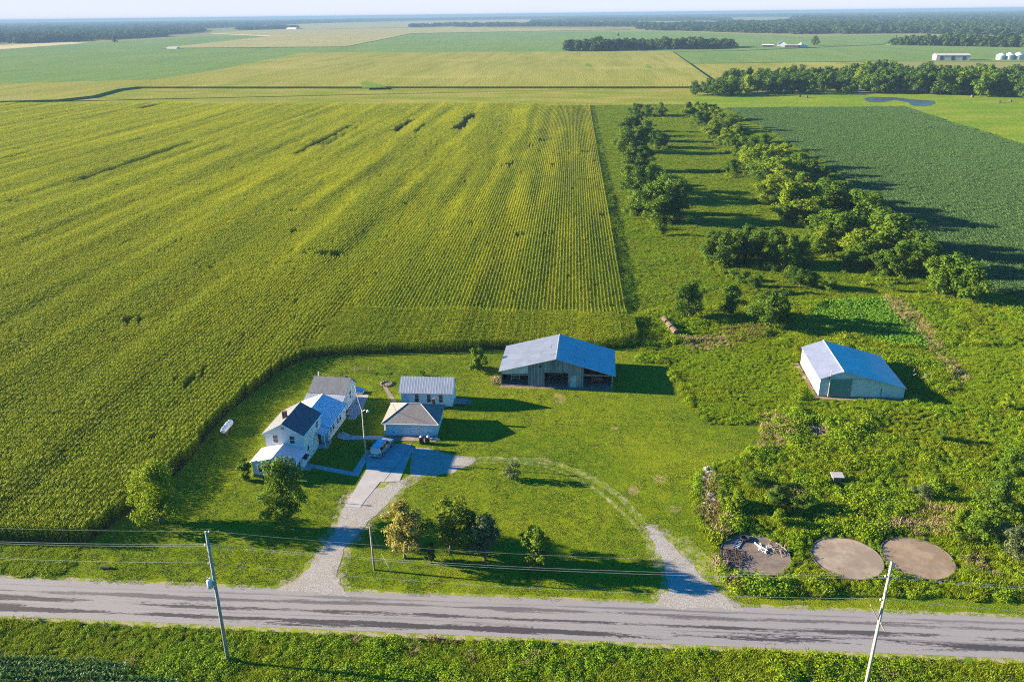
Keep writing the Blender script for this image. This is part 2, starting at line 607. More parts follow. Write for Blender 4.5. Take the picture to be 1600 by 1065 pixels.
def metal(name, c, axis='x', step=0.25, rough=0.42, met=0.55, rust=0.0, rib=0.03, var=0.12):
    t = NT(name)
    X, Y, Z = t.xyz(obj=True)
    A = {'x': X, 'y': Y}[axis]
    fr = t.math('FRACT', t.math('DIVIDE', A, step))
    ridge = t.math('SUBTRACT', 1.0, t.ramp(t.math('ABSOLUTE', t.math('SUBTRACT', fr, 0.5)), 0.06, 0.16))
    n = t.noise(t.pos(), 0.5, 5, 0.7, 0.3, 0.75)
    c0 = t.mix(n, tuple(x * (1 - var) for x in c), tuple(min(1, x * (1 + var)) for x in c))
    # sheets differ slightly from one another
    wn = t.n('ShaderNodeTexWhiteNoise', noise_dimensions='1D')
    t.put(wn.inputs['W'], t.math('FLOOR', t.math('DIVIDE', A, 0.9)))
    c0 = t.mix(t.math('MULTIPLY', wn.outputs['Value'], 0.06), c0, tuple(x * 0.55 for x in c))
    if rust:
        r = t.noise(t.pos(), 0.7, 6, 0.75, 0.62, 0.72)
        c0 = t.mix(t.math('MULTIPLY', r, rust), c0, (0.20, 0.13, 0.09))
    t.base(c0, rough, met, 0.5)
    t.bump(ridge, rib)
    return t.m


ROOF_WHITE = metal('white_metal_roof_x', (0.52, 0.52, 0.54), 'x', 0.30, 0.5, 0.15, 0.0, 0.02)
ROOF_WHITE_Y = metal('white_metal_roof', (0.52, 0.53, 0.56), 'y', 0.30, 0.5, 0.15, 0.15, 0.02)
ROOF_RIB = metal('ribbed_metal_roof', (0.36, 0.385, 0.395), 'x', 0.45, 0.45, 0.35, 0.12, 0.008)
ROOF_BARN = metal('galvanised_barn_roof', (0.36, 0.36, 0.38), 'y', 0.6, 0.42, 0.7, 0.35, 0.025)
ROOF_SHED = metal('plain_metal_shed_roof', (0.40, 0.42, 0.47), 'y', 0.3, 0.40, 0.7, 0.0, 0.02)
SHEDWALL = metal('pale_metal_cladding', (0.52, 0.52, 0.52), 'y', 0.3, 0.5, 0.15, 0.08, 0.025)
SHEDFRONT = metal('pale_metal_cladding_front', (0.46, 0.53, 0.53), 'x', 0.3, 0.5, 0.15, 0.06, 0.025)
GREENDOOR = metal('green_metal_door', (0.06, 0.20, 0.18), 'x', 0.3, 0.5, 0.15, 0.05, 0.025)

t = NT('weathered_boards')
X, Y, Z = t.xyz(obj=True)
wn = t.n('ShaderNodeTexWhiteNoise', noise_dimensions='1D')
t.put(wn.inputs['W'], t.math('FLOOR', t.math('DIVIDE', t.math('ADD', X, Y), 0.24)))
st = t.noise(t.pos((6, 6, 0.6), True), 1.0, 4, 0.7)
c = t.mix(wn.outputs['Value'], (0.12, 0.135, 0.135), (0.28, 0.295, 0.29))
BOARDS = t.base(t.mix(t.ramp(st, 0.45, 0.8), c, (0.05, 0.048, 0.045)), 0.9, 0, 0.15)
t.bump(t.ramp(t.math('FRACT', t.math('DIVIDE', t.math('ADD', X, Y), 0.24)), 0.0, 0.08), 0.02)

OLDWOOD = plain('old_grey_wood', (0.25, 0.22, 0.18), 0.9, var=0.4, scale=3)
POLEWOOD = plain('grey_pole_wood', (0.30, 0.27, 0.23), 0.85, var=0.3, scale=2.5)
PALEWOOD = plain('bleached_pole_wood', (0.38, 0.345, 0.28), 0.85, var=0.25, scale=2.5)
GLASS = plain('dark_window_glass', (0.025, 0.03, 0.04), 0.08, var=0.3, spec=0.6)
DARK = plain('dark_rubber', (0.02, 0.02, 0.022), 0.8)
BRICK = plain('brown_brick', (0.22, 0.10, 0.07), 0.9, var=0.5, scale=6)
STEELG = plain('galvanised_steel', (0.45, 0.46, 0.48), 0.45, 0.6)
WIRE = plain('aluminium_wire', (0.36, 0.36, 0.35), 0.5, 0.3)
TANKW = plain('white_enamel', (0.66, 0.66, 0.64), 0.35, var=0.08)
CANBLUE = plain('pale_grey_transformer_paint', (0.45, 0.52, 0.55), 0.4)
PORCELAIN = plain('white_porcelain', (0.7, 0.7, 0.68), 0.3)
CARPAINT = plain('silver_blue_car_paint', (0.42, 0.46, 0.52), 0.28, 0.6, var=0.05)
CARTRIM = plain('grey_bumper_plastic', (0.20, 0.21, 0.23), 0.5)
REDLAMP = plain('red_lamp_glass', (0.35, 0.02, 0.02), 0.2)
CLEARLAMP = plain('clear_lamp_glass', (0.7, 0.7, 0.7), 0.15)
HAY = plain('weathered_hay', (0.105, 0.075, 0.052), 0.95, var=0.4, scale=5, bump=0.05)
HAYEND = plain('hay_end', (0.12, 0.088, 0.06), 0.95, var=0.4, scale=7, bump=0.05)
ROCK = plain('pale_limestone', (0.38, 0.35, 0.30), 0.9, var=0.4, scale=2.5, bump=0.05)
STICKS = plain('dead_brush', (0.25, 0.185, 0.12), 0.95, var=0.4, scale=3)
DARKSTICKS = plain('dark_dead_vines', (0.07, 0.055, 0.05), 0.95, var=0.4, scale=3)
RED = plain('faded_red_paint', (0.25, 0.035, 0.03), 0.6, var=0.4)
TARP = plain('blue_tarp', (0.06, 0.20, 0.45), 0.5)
SHADEDBOARDS = plain('shaded_barn_boards', (0.035, 0.03, 0.027), 0.9, var=0.5, scale=2)  # barn interior boards, darkened in colour for the shade inside
DOORW = siding('garage_door_panels', (0.52, 0.61, 0.72), 0.26, 0.05)
BARNDIRT = plain('dry_barn_dirt', (0.20, 0.155, 0.11), 0.95, var=0.4, scale=1.5)
TANDIRT = plain('bare_tan_dirt', (0.24, 0.175, 0.105), 0.95, var=0.35, scale=1.5, bump=0.03)
BARK = plain('tree_bark', (0.14, 0.11, 0.085), 0.95, var=0.4, scale=4)
PALEBAG = plain('white_plastic_bag', (0.75, 0.75, 0.75), 0.5)
BINPLASTIC = plain('black_bin_plastic', (0.02, 0.02, 0.022), 0.5)

# ------------------------------------------------------------------ setting: ground, fields, road
G = 28000.0
tag(MB().add([(-G, -2000, 0), (G, -2000, 0), (G, 2 * G, 0), (-G, 2 * G, 0)], [(0, 1, 2, 3)]).build('ground', GROUND),
    'flat farmland running to the horizon', 'ground', kind='structure')

LAWN_E = [(990, 566), (1038, 568), (1064, 615), (1080, 642), (1103, 663), (1130, 665), (1188, 660), (1188, 699), (1104, 731), (1080, 747), (1087, 808), (1110, 842), (1121, 882), (1141, 931)]
CORN_E = [(134, 850), (159, 832), (202, 799), (289, 727), (318, 687), (340, 657), (377, 631), (427, 589), (458, 563), (480, 557), (560, 553), (640, 551), (720, 549), (780, 546), (950, 545), (975, 542), (990, 534), (996, 522), (990, 508)]


def smooth_line(P, k=5):
    P = [np.array(p, float) for p in P]
    Q = [P[0]]
    for i in range(len(P) - 1):
        p0, p1, p2, p3 = P[max(i - 1, 0)], P[i], P[i + 1], P[min(i + 2, len(P) - 1)]
        for s in np.linspace(0, 1, k + 1)[1:]:
            Q.append(0.5 * ((2 * p1) + (-p0 + p2) * s + (2 * p0 - 5 * p1 + 4 * p2 - p3) * s * s + (-p0 + 3 * p1 - 3 * p2 + p3) * s ** 3))
    return Q


CORN_E = smooth_line([(134, 850), (159, 832), (202, 799), (246, 763), (289, 727), (318, 690), (345, 657), (380, 626), (418, 596), (448, 574), (480, 561), (520, 555), (560, 553), (640, 551), (720, 549), (780, 546), (950, 545), (975, 542), (990, 534), (996, 522), (990, 508)])
corn_edge = px(CORN_E)
xr = 12.2
corn_poly = [np.array([-520, 604, 0]), np.array([-520, 78, 0])] + corn_edge + [np.array([xr, 163, 0]), np.array([xr, 584, 0])]
lawn_poly = [np.array([-140, 71.6, 0]), np.array([-140, 78.0, 0])] + px(CORN_E[:-15]) + [at(1003, 543)] + px(LAWN_E[1:]) + [np.array([20.0, 71.6, 0])]
sheet('lawn', lawn_poly, 0.012, LAWN, 'wide mown green lawn around the white farmhouse')
sheet('corn_ground', corn_poly, 0.008, CORNSOIL, 'dark soil under the big corn field left of the barn')
verge = [np.array([18, 71.6, 0])] + px([(1141, 922), (1161, 924), (1397, 928), (1566, 934)]) + [np.array([130, 73.8, 0]), np.array([130, 71.6, 0])]
sheet('grass_verge', verge, 0.016, LAWN, 'mown grass strip between the weeds and the road')

SOY_E = [(1135, 170), (1410, 168), (1600, 228), (1800, 300), (1800, 530), (1600, 470), (1530, 452), (1480, 400), (1390, 330), (1280, 250), (1200, 205)]
soy_poly = px(SOY_E)
meadow_poly = [np.array([xr, 163, 0]), np.array([xr, 584, 0])] + px([(1085, 163), (1135, 170), (1200, 205), (1280, 250), (1390, 330), (1480, 400), (1530, 455), (1300, 470), (1003, 490)])
weed_poly = px(LAWN_E[:-1]) + px([(1136, 920), (1161, 928), (1397, 932), (1566, 938)]) + [np.array([75, 73.5, 0]), np.array([135, 73.5, 0])] + px([(1800, 530), (1600, 470), (1530, 455), (1300, 470)]) + [np.array([xr, 163, 0]), at(985, 505), at(1003, 543)]
sheet('weedy_ground', weed_poly, 0.010, WEEDSOIL, 'rough soil under the weeds right of the lawn')
sheet('meadow_ground', meadow_poly, 0.012, WEEDSOIL, 'grassy lane between the two tree rows')
sheet('soybean_ground', soy_poly, 0.014, WEEDSOIL, 'soil under the dark green soybean field at right')
sheet('waterway', [np.array([-560, 604, 0]), np.array([xr, 584, 0])] + px([(1085, 165), (1100, 136), (215, 137), (90, 158), (-200, 166)]), 0.05, MEADOW, 'yellow grass strip beyond the big corn field')
sheet('pasture', px([(1085, 165), (1085, 148), (1130, 142), (1620, 142), (1800, 165), (1800, 300), (1600, 228), (1410, 168), (1135, 170)]), 0.06, PASTURE, 'bright pasture around the pond')
sheet('pond', px([(1348, 155), (1360, 152), (1400, 152.5), (1430, 156), (1460, 158), (1461, 163), (1445, 166.5), (1425, 165.5), (1417, 160), (1396, 156.5), (1376, 160.5), (1358, 160)]), 0.14, WATER, 'small pond in the pasture before the woods', cat='water', wob=0.5, step=4)

road_y0, road_y1 = 65.2, 71.25
tag(MB().add([(-600, road_y0, .03), (600, road_y0, .03), (600, road_y1, .03), (-600, road_y1, .03)], [(0, 1, 2, 3)]).build('road', ROAD), 'grey chip seal county road with dark tar streaks', 'road', kind='structure')
xs = np.arange(-140, 141, 1.0)
for nm, ya, yb in (('upper', 71.15, 71.75), ('lower', 64.55, 65.3)):
    e0 = [(x, ya, 0) for x in xs]
    e1 = [(x, yb, 0) for x in xs[::-1]]
    P = [(x, y + (rng.normal(0, 0.09) if (y > 71.3 or y < 65) else 0), 0) for x, y, z in e0 + e1]
    sheet('road_shoulder', P, 0.022, GRAVELMIX, 'thin gravel shoulder along the %s edge of the road' % ('far' if nm == 'upper' else 'near'))
tag(MB().add([(-140, 20, .01), (140, 20, .01), (140, 64.8, .01), (-140, 64.8, .01)], [(0, 1, 2, 3)]).build('roadside_ground', WEEDSOIL), 'rough grassy ditch on the near side of the road', 'ground', kind='structure')



def offset(pts, d):
    P = np.array([p[:2] for p in pts]); n = len(P)
    area = sum(P[i][0] * P[(i + 1) % n][1] - P[(i + 1) % n][0] * P[i][1] for i in range(n))
    out = []
    for i in range(n):
        t_ = P[(i + 1) % n] - P[i - 1]; t_ /= np.linalg.norm(t_)
        q = P[i] + np.array([t_[1], -t_[0]]) * d * (1 if area > 0 else -1)
        out.append((q[0], max(q[1], 71.3), 0))
    return out


DRIVE = [(428, 922), (446, 914), (481, 893), (506, 853), (524, 825), (537, 795), (548, 770), (600, 760), (640, 745), (612, 780), (600, 793), (576, 815), (553, 838), (538, 860), (527, 890), (530, 912), (545, 930)]
sheet('drive_margin', offset(px(DRIVE), .9), 0.018, GRAVELMIX, 'thin grass and gravel along the edges of the drive', wob=0.3, step=0.8)
sheet('gravel_drive', px(DRIVE), 0.036, GRAVEL, 'pale gravel drive from the road up to the concrete apron', wob=0.18, step=0.8)
sheet('gravel_patch', px([(560, 815), (542, 795), (570, 770), (600, 758), (660, 735), (715, 735), (705, 741), (660, 747), (630, 765), (604, 795)]), 0.026, GRAVELMIX, 'sandy gravel beside the concrete apron', wob=0.2, step=0.8)
sheet('parking_gravel', px([(640, 745), (644, 696), (716, 711), (745, 716), (738, 725), (707, 738), (660, 743)]), 0.032, GRAVEL, 'gravel parking area right of the concrete apron', wob=0.12, step=0.8)
EAST = [(1016, 948), (1030, 938), (1044, 921), (1040, 893), (1030, 868), (1014, 835), (1005, 819), (1018, 820), (1034, 832), (1058, 858), (1080, 880), (1098, 903), (1122, 925), (1162, 952)]
sheet('entrance_margin', offset(px(EAST), .9), 0.020, GRAVELMIX, 'thin grass and gravel along the edges of the right entrance', wob=0.3, step=0.8)
sheet('gravel_entrance', px(EAST), 0.036, GRAVEL, 'wide pale gravel entrance at the right end of the loop', wob=0.2, step=0.8)


def ribbon(name, pts, w, z, mat, label):
    P = [at(*p)[:2] for p in pts]
    Q = [P[0]]
    for i in range(len(P) - 1):
        p0, p1, p2, p3 = P[max(i - 1, 0)], P[i], P[i + 1], P[min(i + 2, len(P) - 1)]
        for s in np.linspace(0, 1, 7)[1:]:
            Q.append(0.5 * ((2 * p1) + (-p0 + p2) * s + (2 * p0 - 5 * p1 + 4 * p2 - p3) * s * s + (-p0 + 3 * p1 - 3 * p2 + p3) * s ** 3))
    Q = np.array(Q)
    T = np.gradient(Q, axis=0); T /= np.linalg.norm(T, axis=1)[:, None]
    Nn = np.c_[-T[:, 1], T[:, 0]]
    a = Q + Nn * (w / 2 + rng.normal(0, w * 0.08, len(Q)))[:, None]
    b = Q - Nn * (w / 2 + rng.normal(0, w * 0.08, len(Q)))[:, None]
    return sheet(name, list(a) + list(b[::-1]), z, mat, label)


ribbon('wheel_track', [(730, 716), (800, 717), (860, 723), (905, 738), (950, 762), (985, 792), (1012, 824)], 1.15, 0.024, RUTS, 'outer worn wheel rut of the grass loop')
ribbon('wheel_track', [(726, 724), (790, 722), (850, 729), (893, 744), (935, 768), (970, 798), (1000, 828), (1020, 855)], 0.6, 0.024, RUTS, 'inner worn wheel rut of the grass loop')
ribbon('bare_margin', [(1060, 840), (1085, 862), (1108, 890), (1128, 920)], 2.2, 0.023, RUTS, 'thin grass beside the right gravel entrance')

# concrete
apron = px([(539, 792), (572, 735), (573, 712), (585, 693), (642, 694), (646, 700), (624, 752), (594, 753), (568, 785), (563, 793)])
o = MB().prism([p[:2] for p in apron], 'z', 0.0, 0.06).build('concrete_drive', CONC); tag(o, 'pale concrete apron before the garage', 'driveway', kind='structure')
joint = MB()
for a, b in (((574, 729), (632, 733)), ((600, 752), (644, 697))):
    pa, pb = at(*a), at(*b)
    d = (pb - pa) / np.linalg.norm(pb - pa) * 1.0; nn = np.array([-d[1], d[0], 0]) * 0.035
    joint.add([pa + nn, pb + nn, pb - nn, pa - nn], [(0, 1, 2, 3)])
for i in range(len(joint.v)):
    joint.v[i] = (*joint.v[i][:2], 0.064)
tag(joint.build('expansion_joint', DARK), 'dark joints across the concrete apron', 'joint', kind='structure')
for nm, pts, lb in (('walkway', [(474, 728), (477, 723), (551, 737), (575, 700), (582, 702), (560, 744), (548, 743)], 'narrow concrete walk from the front porch to the apron'),
                    ('walkway', [(527, 678), (536, 674), (549, 680), (600, 681), (601, 687), (540, 687), (527, 684)], 'concrete walk from the side door to the garage'),
                    ('patio', [(541, 648), (555, 618), (577, 616), (562, 648)], 'concrete patio behind the back door of the house'),
                    ('walkway', [(543, 655), (546, 648), (560, 648), (556, 655)], 'sunlit bit of concrete walk beside the house wing'),
                    ('stone_path', [(597, 601), (602, 600), (616, 622), (622, 634), (616, 634), (606, 618)], 'flagstone path from fire ring to workshop')):
    tag(MB().prism([p[:2] for p in px(pts)], 'z', 0.0, 0.05).build(nm, CONC if nm != 'stone_path' else OLDCONC), lb, 'path', kind='structure')
tag(MB().box(-27.9, -19.7, 105.6, 107.25, 0, 0.08).build('garage_slab', OLDCONC), 'tan concrete strip along the garage doors', 'slab', kind='structure')
for i, (x, y, w, h) in enumerate(((874, 622, 10, 8), (1030, 748, 10, 6), (990, 766, 10, 8), (845, 718, 14, 4), (1055, 795, 10, 5), (960, 668, 5, 3))):
    P = [at(x + w * math.cos(a), y + h * math.sin(a)) for a in np.linspace(0, 2 * math.pi, 14)[:-1]]
    sheet('bare_patch', P, 0.020, BARE, ['tan burnt patch in the lawn before the barn', 'small bare patch right of the loop', 'brown bare patch beside the loop rut', 'bare strip on the grass loop', 'thin patch near the stone pile', 'worn spot in the middle of the lawn'][i], wob=0.1, step=0.4)

# distant fields, each a block of standing crop
def field(pts, h, mat, label):
    P = [p[:2] for p in px(pts)]
    a = sum(P[i][0] * P[(i + 1) % len(P)][1] - P[(i + 1) % len(P)][0] * P[i][1] for i in range(len(P)))
    if a < 0:
        P = P[::-1]
    tag(MB().prism(P, 'z', 0.0, h).build('field', mat), label, 'field', kind='structure')


field([(1077, 138.5), (215, 138.5), (185, 142), (145, 153), (90, 159), (0, 161.5), (-250, 168), (-250, 138), (0, 133.5), (240, 127.5), (320, 115.5), (475, 84), (1050, 82), (1118, 132)], 1.7, FARCORN, 'olive corn field beyond the yellow grass strip')
field([(-250, 87), (0, 79), (140, 68), (330, 57), (425, 57), (250, 76.5), (540, 74.2), (475, 83.6), (320, 114.5), (240, 126.5), (0, 132.5), (-250, 137)], 0.7, FARSOY, 'blue green soybean field at far left')
field([(250, 76), (425, 57), (330, 52.5), (400, 47.5), (700, 43.5), (800, 44.5), (985, 46.5), (800, 50), (645, 52.5), (540, 73.7)], 1.0, TANCORN, 'tan ripening corn field at centre distance')
field([(540, 74.2), (645, 53), (800, 50.5), (1050, 50), (1180, 54), (1250, 58), (1400, 55), (1400, 60), (1380, 70), (1150, 80), (1050, 81.5), (475, 83.6)], 0.7, FARSOY, 'pale green soybean field behind the tree clump')
field([(1035, 82), (1150, 80.6), (1390, 71), (1600, 75), (1800, 78), (1800, 96), (1600, 97), (1380, 96), (1110, 100), (1060, 100)], 0.7, FARSOY, 'soybean field between the far barns and the woods')
field([(1060, 99.5), (1110, 99), (1380, 96.5), (1300, 112), (1200, 122), (1100, 130)], 0.3, FARCORN, 'corn strip along the woods at right')
field([(-250, 85), (0, 77.5), (138, 67.5), (110, 66), (0, 71), (-250, 80)], 0.3, STUBBLE, 'pale stubble field before the far left woods')
field([(1245, 33), (1375, 31), (1365, 28.5), (1255, 29.5)], 0.3, STUBBLE, 'pale field in the far right woods')
field([(430, 47), (460, 37), (720, 33), (1000, 28), (1000, 36.5), (800, 36.5), (710, 41)], 0.3, TANCORN, 'tan fields near the horizon')
field([(1245, 58), (1400, 55.5), (1600, 60), (1600, 70), (1390, 70)], 0.3, FARSOY, 'green field before the right woodlot')
for pts, lb in (([(913, 103), (916, 99), (921, 99), (926, 104), (920, 105)], 'left bright weedy spot in the far corn field'), ([(566, 137.5), (564, 129), (572, 127), (590, 131), (604, 137)], 'bright weedy wash at the near edge of the far corn field'), ([(1008, 106), (1011, 100), (1017, 103), (1018, 107)], 'right bright weedy spot in the far corn field')):
    sheet('wet_spot', px(pts, 1.72), 1.76, LOWWEED, lb)

# ------------------------------------------------------------------ crops and weeds (masses)
def leaf_strip(base, az, el, length, width, droop, nseg=2):
    """arching leaf blades; arrays of n leaves -> (n*nseg,4,3)"""
    n = len(az)
    d = np.c_[np.cos(az), np.sin(az), np.zeros(n)]
    s = np.c_[-np.sin(az), np.cos(az), np.zeros(n)]
    out = []
    for k in range(nseg):
        pts = []
        for u in (k / nseg, (k + 1) / nseg):
            h = length * u
            z = np.sin(el) * h - droop * h * h
            p = base + d * (np.cos(el) * h)[:, None] + np.c_[np.zeros(n), np.zeros(n), z]
            w = width * (1 - u ** 2 * 0.85) * 0.5
            pts.append((p, w))
        (p0, w0), (p1, w1) = pts
        out.append(np.stack([p0 - s * w0[:, None], p0 + s * w0[:, None], p1 + s * w1[:, None], p1 - s * w1[:, None]], 1))
    return np.concatenate(out)


def corn_tint(t, c):
    p = t.pos((1, 0.05, 1))
    band = t.noise(p, 0.14, 3, 0.6, 0.45, 0.62)  # row bands: plant tone plus low sun on taller rows, put into colour
    dk = t.noise(t.pos((1, 0.07, 1)), 0.20, 3, 0.6, 0.52, 0.68)
    c = t.mix(t.math('MULTIPLY', dk, 0.7), c, (0.040, 0.095, 0.003))
    band2 = t.noise(t.pos((1, 0.30, 1)), 0.035, 4, 0.6, 0.42, 0.68)
    X, Y, Z = t.xyz()
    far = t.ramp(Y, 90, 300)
    c = t.mix(t.math('MULTIPLY', t.math('SUBTRACT', 1.0, far), 0.62), c, t.mix(1.0, c, (0.50, 0.62, 0.9), 'MULTIPLY'))  # near leaves painted darker for the shaded gaps seen from above
    f = t.math('MULTIPLY', t.math('ADD', t.math('MULTIPLY', band, 0.72), t.math('MULTIPLY', band2, 0.5)), t.math('ADD', 0.15, t.math('MULTIPLY', far, 0.85)))
    return t.mix(t.math('MULTIPLY', f, 0.9, clamp=True), c, (0.47, 0.475, 0.005))


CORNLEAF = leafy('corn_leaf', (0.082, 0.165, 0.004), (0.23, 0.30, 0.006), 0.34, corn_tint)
TASSEL = leafy('corn_tassel', (0.26, 0.29, 0.012), (0.42, 0.42, 0.03), 0.32)


def corn_segment(seed, L, nplant, nleaf, wid, nseg=2):
    r = np.random.default_rng(seed)
    b = MB()
    ys = (np.arange(nplant) + 0.5) / nplant * L - L / 2 + r.normal(0, 0.03, nplant)
    hs = r.uniform(1.9, 2.2, nplant)
    for y, h in zip(ys, hs):
        x = r.normal(0, 0.04)
        n = nleaf
        z = np.linspace(0.5, h, n) + r.normal(0, 0.05, n)
        az = r.uniform(0, 2 * math.pi) + np.arange(n) * math.pi + r.normal(0, 0.5, n)
        b.quads(leaf_strip(np.c_[np.full(n, x), np.full(n, y), z], az, r.uniform(0.5, 1.05, n), r.uniform(0.55, 0.85, n), np.full(n, wid), r.uniform(0.5, 1.0, n), nseg))
        b.quads(leaf_strip(np.array([[x, y, 0.0]]), np.array([r.uniform(0, 6)]), np.array([1.55]), np.array([h]), np.array([0.05]), np.array([0.0]), 1))
        m = 3
        b.quads(leaf_strip(np.tile([x, y, h - 0.05], (m, 1)), r.uniform(0, 6.28, m), r.uniform(1.0, 1.45, m), r.uniform(0.3, 0.5, m), np.full(m, wid * 0.55), np.full(m, 0.2), 1), 1)
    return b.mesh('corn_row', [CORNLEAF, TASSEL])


corn_near = [corn_segment(10 + i, 1.6, 8, 9, 0.10) for i in range(6)]
corn_far = [corn_segment(30 + i, 4.8, 14, 8, 0.17, 1) for i in range(5)]
SP = 0.80


def row_points(y0, y1, L):
    X, Y = np.meshgrid(np.arange(-520, xr, SP), np.arange(y0 + L / 2, y1, L))
    return np.c_[X.ravel(), Y.ravel()]


def gaps(P):
    keep = np.ones(len(P), bool)
    for a, b, w in (((110, 294), (302, 227), 2.3), ((455, 247), (552, 201), 2.4), ((500, 235), (545, 212), 1.4), ((612, 211), (645, 192), 2.2), ((640, 213), (668, 198), 1.2),
                    ((712, 208), (742, 181), 2.8), ((0, 256), (38, 246), 2.2), ((205, 174), (262, 166), 4), ((420, 425), (470, 398), 0.5)):
        A, B = at(*a)[:2], at(*b)[:2]
        xm = (A[0] + B[0]) / 2
        keep &= ~((np.abs(P[:, 0] - xm + 1.2 * (vnoise(P, 9, 61) - 0.5)) < w * (0.45 + 0.95 * vnoise(P * [0.3, 1], 6, 62))) & (P[:, 1] > min(A[1], B[1])) & (P[:, 1] < max(A[1], B[1])))
    sparse = vnoise(P * [1, 0.4], 5, 3) > 0.93
    keep &= ~(sparse & (rng.random(len(P)) < 0.6))
    return keep & (rng.random(len(P)) > 0.004)


def head_zone(P):
    """end rows along the farmyard run across"""
    return (P[:, 0] > -52 + 4 * vnoise(P, 6, 91)) & (P[:, 1] < 156.5 + 4.5 * vnoise(P, 7, 90)) & (P[:, 1] > 135)


def short(P):
    """the corn stands lower towards its right edge"""
    k = np.clip((xr - P[:, 0] + 14 * (vnoise(P, 25, 77) - 0.5)) / 75.0, 0, 1)
    return np.where(P[:, 1] > 160, 0.50 + 0.50 * k ** 0.8, 1.0)


def add_corn():
    LIM = 290
    A = row_points(78, LIM, 1.6)
    A = A[inside(A, corn_poly) & in_view(A) & ~head_zone(A)]
    A = A[gaps(A)]
    H = row_points(135, 160, 0.8)
    X, Y = np.meshgrid(np.arange(-56, xr + 2, 1.6), np.arange(136, 162, SP))
    Hh = np.c_[X.ravel(), Y.ravel()]
    Hh = Hh[inside(Hh, corn_poly) & head_zone(Hh)]
    P = np.concatenate([A, Hh])
    rot = np.concatenate([np.where(rng.random(len(A)) < 0.5, 0, math.pi), np.full(len(Hh), math.pi / 2)]) + rng.normal(0, 0.02, len(P))
    s = 0.78 + 0.30 * vnoise(P * [1, 0.06], 4.5, 1) + 0.14 * vnoise(P, 40, 2)
    s *= short(P) + rng.normal(0, 0.03, len(P))
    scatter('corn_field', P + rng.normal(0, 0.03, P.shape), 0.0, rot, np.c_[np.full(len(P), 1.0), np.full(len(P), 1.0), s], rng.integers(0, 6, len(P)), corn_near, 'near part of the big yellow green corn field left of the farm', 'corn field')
    B = row_points(LIM, 600, 4.8)
    B = B[inside(B, corn_poly) & in_view(B)]
    B = B[gaps(B)]
    s = 0.78 + 0.30 * vnoise(B * [1, 0.06], 4.5, 1) + 0.14 * vnoise(B, 40, 2)
    s *= short(B) + rng.normal(0, 0.03, len(B))
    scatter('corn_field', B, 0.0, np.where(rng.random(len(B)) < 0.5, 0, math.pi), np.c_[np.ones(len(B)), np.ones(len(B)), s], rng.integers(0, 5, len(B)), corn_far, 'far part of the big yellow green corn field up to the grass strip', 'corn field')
    print('corn', len(P), len(B))


def area_points(poly, d, jitter=0.5):
    q = np.array([p[:2] for p in poly])
    x0, y0 = q.min(0); x1, y1 = q.max(0)
    X, Y = np.meshgrid(np.arange(x0, x1, d), np.arange(y0, y1, d))
    P = np.c_[X.ravel(), Y.ravel()] + rng.uniform(-jitter, jitter, (X.size, 2)) * d
    return P[inside(P, poly) & in_view(P)]


# low plants
def tuft(seed, n, r0, h, w, mats=0):
    r = np.random.default_rng(seed)
    a = r.uniform(0, 6.28, n); rr = r0 * np.sqrt(r.random(n))
    base = np.c_[rr * np.cos(a), rr * np.sin(a), np.zeros(n)]
    return leaf_strip(base, r.uniform(0, 6.28, n), r.uniform(0.7, 1.45, n), h * r.uniform(0.6, 1.2, n), np.full(n, w), np.full(n, 0.25 / h), 2)


def broad(seed, n, r0, h, w):
    """leafy weed clump: a low dome of separate leaves"""
    r = np.random.default_rng(seed)
    a = r.uniform(0, 6.28, n); el = np.arcsin(r.random(n))
    k = r.uniform(0.65, 1.05, n)
    c = np.c_[r0 * k * np.cos(a) * np.cos(el), r0 * k * np.sin(a) * np.cos(el), h * k * np.sin(el) + 0.05]
    return leaf_cards(r, c, np.c_[np.cos(a) * np.cos(el), np.sin(a) * np.cos(el), np.sin(el) + 0.5], w)


def leaf_cards(r, c, nrm, w, tilt=0.6):
    n = len(c)
    nn = nrm + r.normal(0, tilt, (n, 3)); nn /= np.linalg.norm(nn, axis=1)[:, None]
    u = np.cross(nn, r.normal(0, 1, (n, 3))); u /= np.linalg.norm(u, axis=1)[:, None]
    v = np.cross(nn, u)
    s = (w * r.uniform(0.6, 1.35, n))[:, None]
    return np.stack([c - u * s * 0.6, c - v * s * 0.38 + u * s * 0.05, c + u * s * 0.6, c + v * s * 0.38 + u * s * 0.05], 1)


def patch_tint(t, c):
    a = t.noise(t.pos(), 0.07, 4, 0.6, 0.42, 0.68)
    return t.mix(t.math('MULTIPLY', a, 0.6), c, (0.22, 0.26, 0.008))


BLADE = leafy('tall_grass_blade', (0.13, 0.20, 0.005), (0.26, 0.31, 0.010), 0.35, patch_tint)
WEEDLEAF = leafy('weed_leaf', (0.085, 0.18, 0.005), (0.22, 0.32, 0.008), 0.32, patch_tint)
LUSH = leafy('lush_leaf', (0.085, 0.20, 0.012), (0.15, 0.29, 0.016), 0.3)
LIME = leafy('fine_grass_blade', (0.13, 0.225, 0.005), (0.25, 0.345, 0.009), 0.38, patch_tint)
STRAW = leafy('dry_grass', (0.24, 0.18, 0.085), (0.40, 0.31, 0.16), 0.2)
BROWNW = leafy('brown_seed_heads', (0.11, 0.07, 0.035), (0.20, 0.13, 0.06), 0.15)
SOYLEAF = leafy('soybean_leaf', (0.060, 0.125, 0.036), (0.105, 0.185, 0.056), 0.28)
t = NT('lawn_blade')
c = lawn_colour(t)
isl = t.n('ShaderNodeNewGeometry').outputs['Random Per Island']
t.base(t.mix(0.75, c, t.mix(isl, (0.7, 0.7, 0.6), (1.45, 1.4, 1.1)), 'MULTIPLY'), 0.6, 0, 0.2)
LAWNBLADE = t.m


